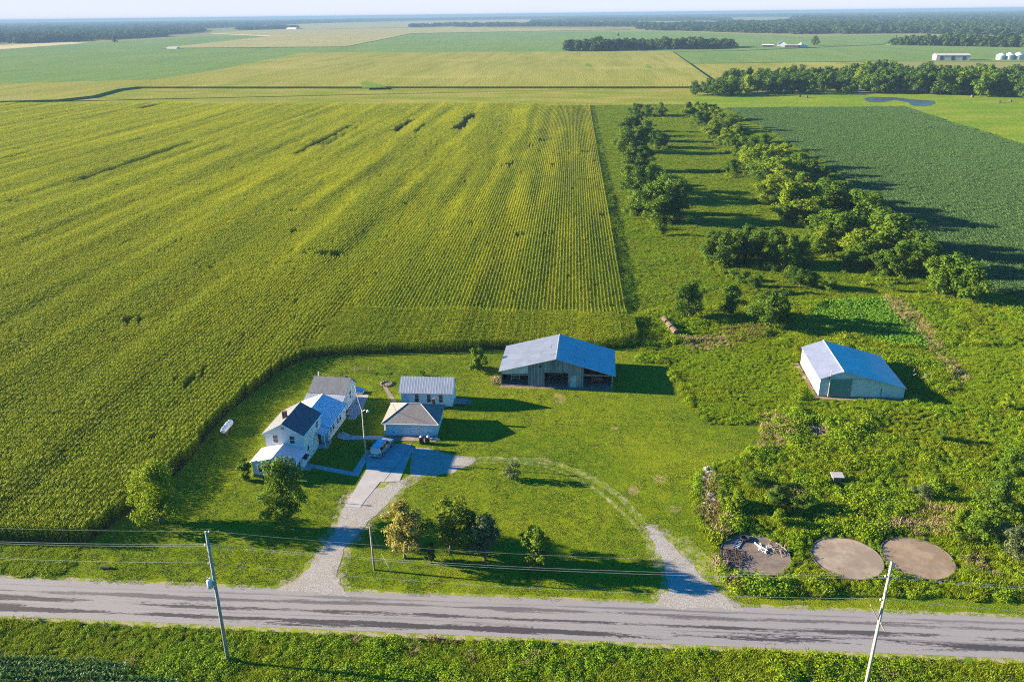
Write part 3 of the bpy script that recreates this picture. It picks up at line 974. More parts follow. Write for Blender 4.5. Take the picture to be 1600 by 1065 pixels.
def mk(fn, mat, name):
    return MB().quads(fn).mesh(name, mat)


def two(f1, m1, f2, m2, name):
    return MB().quads(f1, 0).quads(f2, 1).mesh(name, [m1, m2])


def add_lawn():
    def patch(seed):
        r = np.random.default_rng(seed)
        n = 330
        b = np.c_[r.uniform(-0.75, 0.75, n), r.uniform(-0.75, 0.75, n), np.zeros(n)]
        return leaf_strip(b, r.uniform(0, 6.28, n), r.uniform(0.5, 1.3, n), r.uniform(0.03, 0.08, n), np.full(n, 0.04), np.full(n, 1.0), 1)
    protos = [mk(patch(400 + i), LAWNBLADE, 'lawn_patch') for i in range(5)]
    P = np.concatenate([area_points(lawn_poly, 1.25, 0.3), area_points(verge, 1.25, 0.3)])
    bad = [px(DRIVE), px(EAST), apron, px([(640, 745), (644, 696), (716, 711), (745, 716), (707, 738)]), px([(474, 728), (551, 737), (575, 700), (582, 702), (560, 744), (548, 745)]), px([(541, 648), (555, 618), (577, 616), (562, 648)]),
           [(-44, 94), (-37, 94), (-34, 121), (-43, 121)], [(-28, 105.4), (-19.5, 105.4), (-19.5, 113), (-28, 113)], [(-27.5, 117), (-18, 117), (-18, 121.5), (-27.5, 121.5)], [(-12, 125), (8, 125), (8, 137), (-12, 137)]]
    k = np.ones(len(P), bool)
    for q in bad:
        k &= ~inside(P, q)
    P = P[k]
    s = 0.7 + 0.9 * vnoise(P, 4, 9)
    s[P[:, 1] < 76] *= 1.1
    scatter('lawn_grass', P, 0.012, rng.uniform(0, 6.28, len(P)), np.c_[np.ones(len(P)), np.ones(len(P)), s], rng.integers(0, 5, len(P)), protos, 'short mown grass blades all over the farmyard lawn', 'grass')
    print('lawn', len(P))


PADS = [(1180, 868), (1323, 872.5), (1433, 872.5)]
PADC = [at(*p) for p in PADS]
PADR = 3.95
SHED_RECT = [(41.2, 123), (56.4, 123), (56.4, 138.4), (41.2, 138.4)]
DEBRIS = at(1279, 672)
CAP = at(1307, 750)


def add_weeds():
    G1 = [two(tuft(500 + i, 80, 0.55, 0.75, 0.06), BLADE, broad(510 + i, 26, 0.5, 0.45, 0.12), WEEDLEAF, 'tall_grass_clump') for i in range(4)]
    W1 = [mk(broad(520 + i, 150, 0.62, 0.68, 0.135), WEEDLEAF, 'weed_clump') for i in range(5)]
    L1 = [mk(broad(540 + i, 70, 0.6, 0.5, 0.24), LUSH, 'lush_clump') for i in range(3)]
    S1 = [two(tuft(560 + i, 60, 0.5, 0.9, 0.06), STRAW, broad(565 + i, 14, 0.5, 0.5, 0.16), WEEDLEAF, 'straw_clump') for i in range(3)]
    B1 = [two(tuft(580 + i, 50, 0.45, 1.0, 0.07), BROWNW, broad(585 + i, 22, 0.5, 0.9, 0.14), WEEDLEAF, 'brown_clump') for i in range(3)]
    F1 = [mk(tuft(590 + i, 130, 0.6, 0.6, 0.05), LIME, 'fine_grass_clump') for i in range(3)]
    protos = G1 + W1 + L1 + S1 + B1 + F1     # 0-3, 4-8, 9-11, 12-14, 15-17, 18-20
    lush = [px([(1235, 520), (1290, 470), (1350, 452), (1420, 490), (1465, 545), (1400, 540), (1330, 525)])]
    straw = [px(q) for q in ([(1190, 650), (1215, 640), (1240, 665), (1235, 695), (1188, 706)], [(1100, 735), (1125, 745), (1130, 800), (1150, 835), (1112, 840), (1090, 800)],
                             [(1395, 815), (1440, 792), (1500, 800), (1530, 830), (1500, 845), (1430, 835), (1350, 832)], [(1500, 860), (1540, 870), (1560, 905), (1520, 905)],
                             [(1360, 455), (1430, 480), (1490, 560), (1520, 600), (1490, 600), (1440, 530)], [(1060, 530), (1130, 522), (1150, 545), (1080, 548)])]
    brown = [px(q) for q in ([(1120, 515), (1195, 508), (1215, 525), (1150, 535)], [(1095, 760), (1130, 765), (1125, 830), (1100, 820)], [(1200, 755), (1260, 770), (1250, 800), (1205, 790)],
                             [(1135, 905), (1150, 880), (1165, 905), (1160, 930)])]
    grassy = [px([(1005, 545), (1120, 530), (1235, 545), (1262, 600), (1200, 648), (1105, 660), (1060, 600), (1040, 566)]), px([(1250, 600), (1420, 632), (1500, 610), (1480, 560), (1420, 560), (1380, 545), (1600, 540), (1600, 640), (1260, 640)])]
    clear = [SHED_RECT] + [[(c[0] + (PADR - .05) * math.cos(a), c[1] + (PADR - .05) * math.sin(a)) for a in np.linspace(0, 6.28, 24)] for c in PADC]
    clear += [[(DEBRIS[0] + 1.8 * math.cos(a), DEBRIS[1] + 2.2 * math.sin(a)) for a in np.linspace(0, 6.28, 14)], [(CAP[0] - .9, CAP[1] - 2.0), (CAP[0] + .9, CAP[1] - 2.0), (CAP[0] + .9, CAP[1] + .8), (CAP[0] - .9, CAP[1] + .8)]]

    def plant(poly, d, name, label, cat, hs=1.0, w=1.0, mix=(0.5, 0.5), zone=True):
        P = area_points(poly, d)
        for q in clear:
            P = P[~inside(P, q)]
        n = len(P)
        f = vnoise(P, 6.0, 21) * 0.5 + vnoise(P, 2.2, 22) * 0.5 + rng.normal(0, 0.07, n)
        idx = np.where(f < mix[0], rng.integers(4, 9, n), rng.integers(0, 4, n))
        s = 0.50 + 0.75 * vnoise(P, 2.6, 23) ** 1.3 + 0.45 * vnoise(P, 11, 24) + rng.normal(0, 0.08, n)
        if cat == 'grass':
            gk = (idx < 4) & (rng.random(n) < 0.6); idx[gk] = rng.integers(18, 21, gk.sum())
        if zone:
            for q in grassy:
                k = inside(P, q); kk = k & (rng.random(n) < 0.86); idx[kk] = rng.integers(18, 21, kk.sum()); s[k] = 0.5 + 0.40 * vnoise(P[k], 2.6, 23) + 0.1 * rng.random(k.sum())
            for q in lush:
                k = inside(P, q); idx[k] = rng.integers(9, 12, k.sum()); s[k] = 0.75 + 0.4 * vnoise(P[k], 1.8, 25)
            for q in straw:
                k = inside(P, q) & (rng.random(n) < 0.5); idx[k] = rng.integers(12, 15, k.sum())
            for q in brown:
                k = inside(P, q) & (rng.random(n) < 0.5); idx[k] = rng.integers(15, 18, k.sum())
            # mown edge: lower plants
        s = np.clip(s * (0.72 + 0.6 * vnoise(P, 4.2, 26)), 0.32, 2.0)
        for c_ in PADC:
            rr_ = np.hypot(P[:, 0] - c_[0], P[:, 1] - c_[1])
            s = np.where(rr_ < PADR + 1.0, np.minimum(s, 0.62), s)
        if not zone and cat == 'weeds':
            dead = (vnoise(P, 3.1, 27) > 0.86) & (rng.random(n) < 0.6)
            idx[dead] = rng.integers(12, 18, dead.sum())
        scatter(name, P, 0.0, rng.uniform(0, 6.28, n), np.c_[s * w, s * w, s * hs], idx, protos, label, cat)
        print(name, n)

    near = weed_poly
    plant(near, 0.72, 'weeds', 'rank green weeds around the metal shed and concrete pads', 'weeds', 1.0, 1.0, (0.50, 0))
    plant(meadow_poly, 1.25, 'tall_grass', 'tall meadow grass in the lane between the tree rows', 'grass', 0.48, 1.5, (0.24, 0), False)
    plant([(-95, 40), (95, 40), (95, 64.4), (-95, 64.4)], 0.62, 'ditch_weeds', 'lush grass and weeds in the roadside ditch', 'weeds', 0.62, 0.9, (0.50, 0), False)
    plant([(-140, 71.9), (-58, 71.9), (-59, 77), (-140, 77)], 0.7, 'tall_grass', 'unmown roadside grass at the corner of the corn field', 'grass', 0.5, 1.0, (0.25, 0), False)
    plant([np.array([xr + .3, 142, 0]), np.array([xr + 2.6, 142, 0]), np.array([xr + 2.6, 582, 0]), np.array([xr + .3, 582, 0])], 1.0, 'tall_grass', 'grass strip along the right edge of the corn rows', 'grass', 0.8, 1.2, (0.5, 0), False)
    plant(px([(935, 545), (950, 508), (985, 502), (1000, 540)]), 0.6, 'tall_grass', 'tall yellow grass at the corner of the corn behind the barn', 'grass', 1.8, 1.1, (0.2, 0), False)


def add_soy():
    def patch(seed, n, s, w):
        r = np.random.default_rng(seed)
        c = np.c_[r.uniform(-s, s, n), r.uniform(-s, s, n), np.zeros(n)]
        c[:, 2] = 0.45 + 0.28 * np.abs(np.cos(c[:, 0] / 0.76 * math.pi)) + r.normal(0, 0.09, n)
        return leaf_cards(r, c, np.tile([0, 0, 1.0], (n, 1)), w, 0.75)
    protos = [mk(patch(700 + i, 420, 1.15, 0.20), SOYLEAF, 'soybean_patch') for i in range(5)]
    P = area_points(soy_poly, 2.05, 0.25)
    s = 0.9 + 0.35 * vnoise(P * [1, .5], 9, 31) + rng.normal(0, 0.08, len(P))
    scatter('soybean_field', P, 0.0, rng.integers(0, 2, len(P)) * math.pi + rng.normal(0, 0.06, len(P)), np.c_[np.ones(len(P)), np.ones(len(P)), s], rng.integers(0, 5, len(P)), protos, 'dense dark green soybean field right of the tree line', 'soybean field')
    Q = area_points([(-80, 40), (-20, 40), (-39, 57.3), (-47, 58.5), (-57, 59.2), (-80, 59.6)], 2.0, 0.2)
    scatter('soybean_field', Q, 0.0, rng.integers(0, 2, len(Q)) * math.pi + math.pi / 2, np.ones((len(Q), 3)), rng.integers(0, 5, len(Q)), protos, 'corner of a soybean field below the roadside ditch', 'soybean field')
    print('soy', len(P), len(Q))


# ------------------------------------------------------------------ trees
TL = {}
TL['dark'] = leafy('dark_tree_leaf', (0.030, 0.075, 0.008), (0.080, 0.135, 0.012), 0.25)
TL['mid'] = leafy('green_tree_leaf', (0.055, 0.12, 0.009), (0.125, 0.19, 0.013), 0.28)
TL['light'] = leafy('light_tree_leaf', (0.11, 0.18, 0.008), (0.20, 0.26, 0.012), 0.32)
TL['yellow'] = leafy('yellow_green_leaf', (0.13, 0.20, 0.008), (0.26, 0.32, 0.014), 0.35)
TL['tan'] = leafy('autumn_tan_leaf', (0.17, 0.155, 0.03), (0.31, 0.275, 0.07), 0.28)
TL['grey'] = leafy('greyish_leaf', (0.055, 0.085, 0.028), (0.12, 0.15, 0.055), 0.2)
for _k, _c in (('olive', (0.085, 0.115, 0.008)), ('deep', (0.018, 0.05, 0.007)), ('fresh', (0.075, 0.16, 0.008))):
    TL[_k] = leafy(_k + '_tree_leaf', _c, tuple(v * 1.9 for v in _c), 0.25)
TL['far'] = leafy('far_tree_leaf', (0.028, 0.062, 0.012), (0.06, 0.10, 0.018), 0.15)


def crown_pts(seed, h, rad, base, nblob, profile, br=(0.26, 0.42)):
    r = np.random.default_rng(seed)
    bl = []
    for i in range(nblob):
        u = (i + r.random()) / nblob
        z = base + (h - base) * (0.08 + 0.84 * u)
        R0 = rad * profile(u)
        a = i * 2.399 + r.normal(0, 0.5)
        k = math.sqrt(r.random()) if i % 3 else r.random() * 0.4
        b = rad * r.uniform(*br) * (0.75 + 0.4 * profile(u))
        bl.append((R0 * k * math.cos(a) * 0.85, R0 * k * math.sin(a) * 0.85, z, b))
    return np.array(bl)


def crown(seed, bl, nleaf, leaf, hmax):
    r = np.random.default_rng(seed + 1)
    wgt = bl[:, 3] ** 2; wgt /= wgt.sum()
    ib = r.choice(len(bl), nleaf, p=wgt)
    d = r.normal(0, 1, (nleaf, 3)); d /= np.linalg.norm(d, axis=1)[:, None]
    k = 1 - 0.55 * r.random(nleaf) ** 1.6
    # twigs stick out: roughen every clump
    k *= 0.82 + 0.36 * r.random(nleaf) ** 3
    c = bl[ib, :3] + d * (bl[ib, 3] * k)[:, None] * np.array([1, 1, 0.82])
    nrm = d + np.array([0, 0, 0.35])
    return leaf_cards(r, c, nrm, leaf, 0.55)


def add_limbs(b, bl, h, base, r0, n=8, bend=0.1, seed=0):
    r = np.random.default_rng(seed)
    top = base + (h - base) * 0.55
    spine = [(0, 0, 0), (r.normal(0, bend), r.normal(0, bend), base * 0.55), (r.normal(0, bend * 1.5), r.normal(0, bend * 1.5), base), (r.normal(0, bend * 3), r.normal(0, bend * 3), top)]
    b.tube(spine, [r0 * 1.25, r0, r0 * 0.85, r0 * 0.3], 8)
    for j in np.linspace(0, len(bl) - 1, min(n, len(bl))).astype(int):
        c = bl[j]
        s = 0.35 + 0.6 * r.random()
        z0 = base * 0.8 + (min(top, c[2]) - base * 0.8) * 0.55 * s
        m = ((c[0]) * 0.45, c[1] * 0.45, z0 + (c[2] - z0) * 0.55)
        b.tube([(0, 0, z0), m, tuple(c[:3])], [r0 * 0.45, r0 * 0.28, r0 * 0.1], 5)
    return b


PROF = {
    'round': lambda u: max(0.25, math.sin(math.pi * min(1, 0.18 + 0.82 * u)) ** 0.6),
    'wide': lambda u: max(0.3, math.sin(math.pi * (0.25 + 0.72 * u)) ** 0.5),
    'cone': lambda u: max(0.2, 1.0 - 0.72 * u),
    'oval': lambda u: max(0.3, math.sin(math.pi * (0.12 + 0.80 * u)) ** 0.8),
    'bush': lambda u: max(0.3, 1.0 - 0.5 * u * u),
}


def make_tree(name, label, cat, seed, h, rad, base, nblob, prof, nleaf, leaf, mat, trunk_r, limbs=8, br=(0.26, 0.42), group=None):
    t = thing(name, label, cat, (0, 0, 0), 0, group)
    bl = crown_pts(seed, h, rad, base, nblob, PROF[prof], br)
    zmax = (bl[:, 2] + bl[:, 3] * 0.82).max()
    bl[:, 2] *= h / zmax
    add_limbs(MB(), bl, h, base, trunk_r, limbs, 0.12, seed).build('trunk', BARK, t, True)
    MB().quads(crown(seed, bl, nleaf, leaf, h)).build('crown', TL[mat], t)
    t['h'] = float(h)
    return t


ONES = ['', 'first', 'second', 'third', 'fourth', 'fifth', 'sixth', 'seventh', 'eighth', 'ninth', 'tenth', 'eleventh', 'twelfth', 'thirteenth', 'fourteenth', 'fifteenth', 'sixteenth', 'seventeenth', 'eighteenth', 'nineteenth']
TENS = {2: 'twent', 3: 'thirt', 4: 'fort', 5: 'fift', 6: 'sixt', 7: 'sevent', 8: 'eight', 9: 'ninet'}


def ordinal(n):
    if n < 20:
        return ONES[n]
    if n >= 100:
        return 'hundredth' if n == 100 else 'hundred ' + ordinal(n - 100)
    return TENS[n // 10] + ('ieth' if n % 10 == 0 else 'y ' + ONES[n % 10])


def crop_px(lst):
    return [(900 + x / 2.2857, 140 + y / 2.2857, h / 2.2857) for x, y, h in lst]


def px_height(x, y, hp):
    """metres that hp pixels span upwards from the ground point seen at x, y"""
    B = at(x, y)
    lo, hi = 0.0, 40.0
    for _ in range(30):
        m = (lo + hi) / 2
        d = np.array([B[0], B[1], m - CAMZ])
        v = PCY - FOC * (d @ UP) / (d @ FW)
        if y - v < hp:
            lo = m
        else:
            hi = m
    return lo


def add_trees():
    H = 8.0
    kinds = {}
    spec = [('dark', 'wide', 'dark green bushy tree'), ('dark', 'round', 'dark green rounded tree'), ('mid', 'round', 'mid green rounded tree'), ('mid', 'wide', 'mid green spreading tree'),
            ('light', 'round', 'light green rounded tree'), ('light', 'oval', 'light green upright tree'), ('grey', 'wide', 'grey green spreading tree')]
    protos = []
    for i, (m, p, lb) in enumerate(spec):
        protos.append((make_tree('tree', lb, 'tree', 900 + 7 * i, H, H * (0.50 if p == 'wide' else 0.42), H * 0.10, 30, p, 5200, 0.29, m, 0.16, 8, (0.13, 0.37)), lb))
    used = set()

    def place(k, x, y, hp, label, group, squash=1.0, name=None):
        o, lb = protos[k]
        if k in used:
            o = copy_tree(o)
        used.add(k)
        B = at(x, y)
        h = px_height(x, y, hp) * 1.08
        s = h / H
        o.location = tuple(B)
        w = s * squash
        o.scale = (w * random.uniform(0.85, 1.15), w * random.uniform(0.85, 1.15), s)
        o.rotation_euler = (0, 0, random.uniform(0, 6.28))
        o['label'] = label(lb) if callable(label) else label
        o['group'] = group
        if name:
            o.name = name
        return o
    left = crop_px([(215, 95, 45), (255, 97, 42), (300, 92, 45), (185, 165, 65), (215, 150, 60), (250, 185, 70), (285, 205, 60), (300, 210, 55), (170, 225, 88), (230, 225, 90), (200, 290, 80), (240, 290, 85), (190, 340, 70),
                    (225, 385, 110), (270, 365, 95), (330, 400, 95), (210, 440, 80), (290, 475, 140), (345, 465, 140), (255, 440, 90)])
    left.sort(key=lambda p: p[1])
    for i, (x, y, hp) in enumerate(left):
        place([0, 2, 1, 3, 0, 1, 2][(i * 3) % 7], x, y, hp, lambda lb, i=i: '%s, %s from the far end of the left tree row' % (lb, ordinal(i + 1)), 'trees of the left row beside the corn', random.uniform(1.3, 1.6))
    right = crop_px([(400, 95, 50), (430, 90, 45), (455, 110, 60), (480, 110, 55), (440, 125, 45), (520, 140, 55), (555, 150, 60), (490, 170, 60), (530, 200, 60), (570, 190, 65), (600, 190, 50), (620, 240, 75), (670, 220, 60),
                     (560, 230, 55), (600, 270, 70), (650, 285, 85), (700, 260, 65), (740, 280, 85), (690, 335, 95), (730, 355, 105), (790, 310, 80), (830, 340, 90), (880, 345, 70), (800, 405, 105), (760, 465, 130), (830, 465, 125),
                     (880, 440, 115), (935, 430, 95), (990, 465, 105), (1040, 480, 115), (900, 545, 110), (950, 565, 120), (880, 575, 90), (1000, 605, 100), (1060, 565, 105), (1105, 595, 145), (1150, 570, 115), (1020, 640, 90), (690, 400, 80), (560, 300, 50)])
    right.sort(key=lambda p: p[1])
    for i, (x, y, hp) in enumerate(right):
        west = x < 900 + (500 + (y - 140) * 2.2857 * 0.9) / 2.2857
        place([4, 2, 5, 4, 3, 2, 5][(i * 3) % 7] if west else [0, 2, 3, 1, 3, 0, 2][(i * 3) % 7], x, y, hp, lambda lb, i=i: '%s, %s from the far end of the soybean tree line' % (lb, ordinal(i + 1)), 'trees of the line beside the soybeans', random.uniform(1.45, 1.8))
    hedge = sorted([(x + random.uniform(-9, 9), y + random.uniform(-3, 6), hp * random.uniform(0.45, 0.75)) for x, y, hp in right], key=lambda p: p[1])
    for i, (x, y, hp) in enumerate(hedge):
        place([2, 3, 0, 5, 4, 2, 1][(i * 5) % 7], x, y, hp, lambda lb, i=i: '%s, %s from the far end under the soybean tree line' % (lb.replace('tree', 'shrub'), ordinal(i + 1)), 'shrubs of the line beside the soybeans', random.uniform(1.5, 1.9), 'shrub')
    south = crop_px([(1090, 660, 85), (1150, 670, 115), (1210, 655, 135), (1265, 645, 95), (1285, 735, 135), (1350, 745, 150), (1410, 760, 120)])
    for i, (x, y, hp) in enumerate(south):
        place([1, 2, 0, 3, 2, 3, 2][i], x, y, hp, lambda lb, i=i: '%s, %s from the left at the near end of the tree line' % (lb, ordinal(i + 1)), 'trees at the near end of the line', random.uniform(1.1, 1.3))
    mid = crop_px([(485, 620, 110), (525, 630, 125), (565, 612, 95), (600, 612, 120), (650, 622, 115), (705, 632, 130), (760, 640, 115), (800, 622, 90)])
    for i, (x, y, hp) in enumerate(mid):
        place([1, 0, 2, 1, 0, 1, 2, 3][i], x, y, hp, lambda lb, i=i: '%s, %s from the left in the cluster across the lane' % (lb, ordinal(i + 1)), 'trees of the cluster across the lane')
    low = crop_px([(405, 812, 125), (548, 812, 110), (690, 850, 130), (735, 828, 105)])
    for i, (x, y, hp) in enumerate(low):
        place([0, 1, 0, 1][i], x, y, hp, 'dark tree among the weeds, %s of four behind the hay bales' % ['leftmost', 'second from left', 'second from right', 'rightmost'][i], 'dark trees among the weeds')
    bush = crop_px([(800, 705, 62), (845, 705, 52), (640, 722, 60), (900, 715, 45), (600, 700, 50), (760, 690, 45), (1130, 720, 35), (560, 680, 40), (310, 520, 40)])
    for i, (x, y, hp) in enumerate(bush):
        place([0, 2, 1, 3, 2, 0, 2, 3, 1][i], x, y, hp, lambda lb, i=i: '%s, %s from the left' % (lb.replace('tree', 'shrub') + ' among the weeds', ordinal([6, 7, 4, 8, 3, 5, 9, 2, 1][i])), 'shrubs among the weeds', 1.35, 'shrub')
    weeds = [(1215, 790, 30), (1150, 800, 34), (1255, 800, 26), (1530, 850, 48), (1560, 800, 50), (1585, 870, 45), (1500, 830, 34), (1575, 740, 38), (1180, 760, 22), (1130, 790, 26), (1470, 690, 20), (1440, 780, 22), (1570, 640, 24), (1215, 820, 24)]
    for i, (x, y, hp) in enumerate(sorted(weeds)):
        place([2, 4, 3, 0, 5, 2, 6][i % 7], x, y, hp, lambda lb, i=i: '%s, %s from the left in the weeds round the pads' % (lb.replace('tree', 'shrub'), ordinal(i + 1)), 'shrubs in the weeds round the pads', 1.3, 'shrub')

    # brush under the hedges
    um = [two(broad(810 + i, 150, 0.9, 1.3, 0.22), TL[m], tuft(820 + i, 40, 0.9, 1.1, 0.08), BLADE, 'undergrowth_clump') for i, m in enumerate(('mid', 'light', 'mid', 'dark'))]
    for pts, wd, lb in ((right + south[:1], 6.5, 'leafy undergrowth beneath the soybean tree line'), (left, 4.0, 'leafy undergrowth beneath the left tree row'), (mid, 3.0, 'leafy undergrowth beneath the cluster across the lane')):
        Q = []
        for x, y, hp in pts:
            B = at(x, y)[:2]
            Q.append(B + rng.normal(0, 1, (26, 2)) * [wd * 0.45, wd * 0.8])
        Q = np.concatenate(Q)
        s = rng.uniform(0.6, 1.5, len(Q))
        scatter('undergrowth', Q, 0.0, rng.uniform(0, 6.28, len(Q)), np.c_[s, s, s * rng.uniform(0.8, 1.3, len(Q))], rng.integers(0, 4, len(Q)), um, lb, 'undergrowth')

    # yard trees
    def yard(name, label, cat, x, y, hp, rad, base, nblob, prof, nleaf, leaf, mat, tr, seed, limbs=8, br=(0.19, 0.33)):
        h = px_height(x, y, hp)
        o = make_tree(name, label, cat, seed, h, rad, base, nblob, prof, nleaf, leaf, mat, tr, limbs, br)
        o.location = tuple(at(x, y))
        return o
    yard('tree', 'yellow green tree at the corner of the corn field', 'tree', 252, 816, 95, 4.0, 1.0, 44, 'round', 9000, 0.24, 'yellow', 0.22, 41)
    yard('tree', 'dark green tree in front of the white porch', 'tree', 447, 823, 107, 3.6, 0.9, 42, 'oval', 9000, 0.24, 'mid', 0.2, 52)
    yard('tree', 'tan autumn tree on the grass beside the drive', 'tree', 632, 872, 90, 3.1, 1.4, 40, 'round', 7000, 0.22, 'tan', 0.18, 63)
    yard('tree', 'dark spreading tree right of the tan tree', 'tree', 704, 863, 88, 3.6, 1.2, 36, 'wide', 5200, 0.23, 'olive', 0.2, 74, 14, (0.14, 0.30))
    yard('tree', 'dark slim tree close to the drooping tree', 'tree', 738, 866, 70, 2.0, 1.0, 24, 'oval', 3800, 0.23, 'dark', 0.14, 78, 8)
    yard('tree', 'narrow drooping tree second from right on the loop grass', 'tree', 757, 875, 74, 2.1, 0.8, 26, 'oval', 4200, 0.23, 'grey', 0.14, 85, 10, (0.24, 0.42))
    yard('tree', 'open lopsided tree rightmost on the loop grass', 'tree', 840, 890, 66, 2.6, 0.6, 28, 'oval', 5000, 0.23, 'mid', 0.14, 96, 12, (0.18, 0.34))
    yard('tree', 'small leafy sapling between the tan and the dark tree', 'tree', 674, 880, 34, 1.2, 0.5, 8, 'oval', 600, 0.24, 'dark', 0.07, 97, 6)
    yard('shrub', 'thin pale shrub at the bend of the grass loop', 'shrub', 800, 749, 30, 1.9, 0.3, 12, 'wide', 900, 0.22, 'grey', 0.07, 107, 8)
    yard('shrub', 'round grey green shrub left of the barn', 'shrub', 748, 578, 35, 2.2, 0.1, 22, 'bush', 5000, 0.22, 'mid', 0.1, 118, 6)
    yard('shrub', 'leafy shrub at the left corner of the porch', 'shrub', 383, 748, 32, 1.6, 0.2, 12, 'bush', 1700, 0.24, 'mid', 0.08, 129, 6)
    yard('shrub', 'tiny shrub on the lawn behind the workshop', 'shrub', 661, 587, 9, 0.8, 0.1, 7, 'bush', 300, 0.2, 'dark', 0.04, 130, 4)
    yard('shrub', 'low shrub beside the garage drive in house shade', 'shrub', 577, 703, 14, 0.7, 0.1, 8, 'bush', 500, 0.2, 'dark', 0.05, 131, 4)

    # woods behind the pond: each tree its own
    fprotos = []
    for i, (m, p) in enumerate((('dark', 'round'), ('mid', 'round'), ('far', 'wide'), ('dark', 'wide'), ('light', 'round'))):
        fprotos.append(make_tree('tree', 'tree', 'tree', 1300 + 9 * i, 14.0, 14.0 * (0.42 if p == 'round' else 0.5), 1.2, 18, p, 1700, 0.9, m, 0.3, 5))
    fused = set()

    def fplace(k, B, h, label, group, squash=1.0):
        o = fprotos[k]
        if k in fused:
            o = copy_tree(o)
        fused.add(k)
        s = h / 14.0
        o.location = tuple(B); o.scale = (s * squash, s * squash, s); o.rotation_euler = (0, 0, random.uniform(0, 6.28))
        o['label'] = label; o['group'] = group
        return o
    wood = []
    for x in np.arange(1088, 1612, 8.0):
        for rowi in range(3 if x > 1130 else 1):
            xx = x + random.uniform(-4, 4)
            f = (xx - 1085) / 515
            yb = 152 - 5 * math.sin(min(1, f * 2.2) * math.pi / 2) + 9 * max(0, (f - 0.72) / 0.28)
            yy = yb - rowi * 8 - random.uniform(0, 6)
            wood.append((xx, yy))
    wood.sort()
    WL = ['dark rounded tree', 'mid green rounded tree', 'broad dull green tree', 'dark spreading tree', 'pale green tree']
    for i, (x, y) in enumerate(wood):
        k = random.choice([0, 0, 1, 2, 3, 3, 0, 3, 1, 4])
        fplace(k, at(x, y), random.uniform(11.5, 18) * (0.72 if x < 1120 else 0.85 if x < 1320 else 1.05), '%s, %s from the left in the woods behind the pond' % (WL[k], ordinal(i + 1)), 'trees of the woods behind the pond', random.uniform(0.95, 1.3))
    for i, (x, y, hp, lb) in enumerate(((966, 58, 7, 'lone dark tree standing in the field above the tree clump'), (1273, 72, 17, 'big lone tree at the right end of the far farmstead'), (1150, 76, 9, 'small lone tree right of the distant tree clump'),
                                        (180, 68, 14, 'lone dark tree at the edge of the far left woods'), (1168, 76, 5, 'little tree left of the far farmstead'))):
        fplace([0, 3, 2, 0, 1][i], at(x, y), px_height(x, y, hp), lb, None, 0.9)
        
    # far woods nobody could count
    fm = [MB().quads(crown(1500 + i, crown_pts(1500 + i, 12, 5.5, 0.5, 12, PROF['round']), 480, 1.6, 12)).mesh('far_crown', TL['far']) for i in range(5)]

    def woods(pts, d, label, hs=1.0, name='woods'):
        P = area_points(px(pts), d, 0.6)
        P = P[vnoise(P, 3.4 * d, 47) > (0.38 if d > 15 else 0.0)]
        n = len(P)
        s = (0.60 + 0.35 * vnoise(P, 150, 41) + 0.6 * vnoise(P, 2.2 * d, 43) + rng.normal(0, 0.12, n)) * hs
        scatter(name, P, 0.0, rng.uniform(0, 6.28, n), np.c_[s * d / 9.0, s * d / 9.0, s], rng.integers(0, 5, n), fm, label, 'woods')
        print(label, n)
    woods([(880, 81), (930, 81.5), (1010, 78.5), (1100, 78), (1148, 76), (1148, 73.5), (1000, 74), (890, 77)], 11, 'dark clump of trees in the fields at centre distance', 1.1)
    woods([(1393, 71.5), (1500, 73), (1620, 76), (1800, 79), (1800, 70), (1620, 66), (1480, 67), (1400, 68)], 12, 'distant woodlot at the right edge', 1.15)
    woods([(995, 47), (1060, 49), (1180, 52), (1250, 54), (1400, 52.5), (1600, 56), (1800, 60), (1800, 40), (1600, 34), (1380, 34), (1240, 37), (1000, 41)], 20, 'wide band of far woods at right', 1.25)
    woods([(800, 42), (995, 42), (995, 38), (800, 40)], 20, 'thin far tree belt left of the far woods', 1.2)
    woods([(-200, 75), (0, 69.5), (110, 65.5), (185, 60), (320, 51), (318, 47), (150, 50), (0, 54), (-200, 58)], 20, 'far woods at the left edge', 1.2)
    woods([(370, 47.5), (465, 45.5), (465, 43.5), (370, 45.5)], 22, 'small far grove left of centre', 1.1)
    woods([(710, 42.5), (800, 42), (800, 40), (710, 40.5)], 20, 'far tree belt at centre', 1.2)
    woods([(-250, 56), (150, 50), (320, 45), (470, 37.5), (600, 33.5), (720, 31), (720, 29.5), (320, 34.5), (-250, 41.5)], 45, 'hazy woods along the left horizon', 1.4)
    woods([(720, 31.5), (1000, 28), (1240, 26.5), (1240, 36), (1800, 33), (1800, 16.5), (1240, 23), (720, 29)], 40, 'hazy woods along the right horizon', 1.4)
    woods([(160, 63), (262, 57.5), (262, 56.3), (160, 61.3)], 14, 'short thin far tree belt at left', 1.0)
    woods([(640, 43.2), (705, 41.2), (705, 40.2), (640, 42.2)], 22, 'thin far tree belt at left of centre', 1.1)
    woods([(830, 35.5), (990, 32.5), (990, 31.5), (830, 34.5)], 24, 'thin tree belt near the horizon at centre', 1.2)
    woods([(890, 31), (1000, 29), (1140, 30), (1140, 33), (890, 34)], 30, 'far wood belt before the right horizon', 1.2)

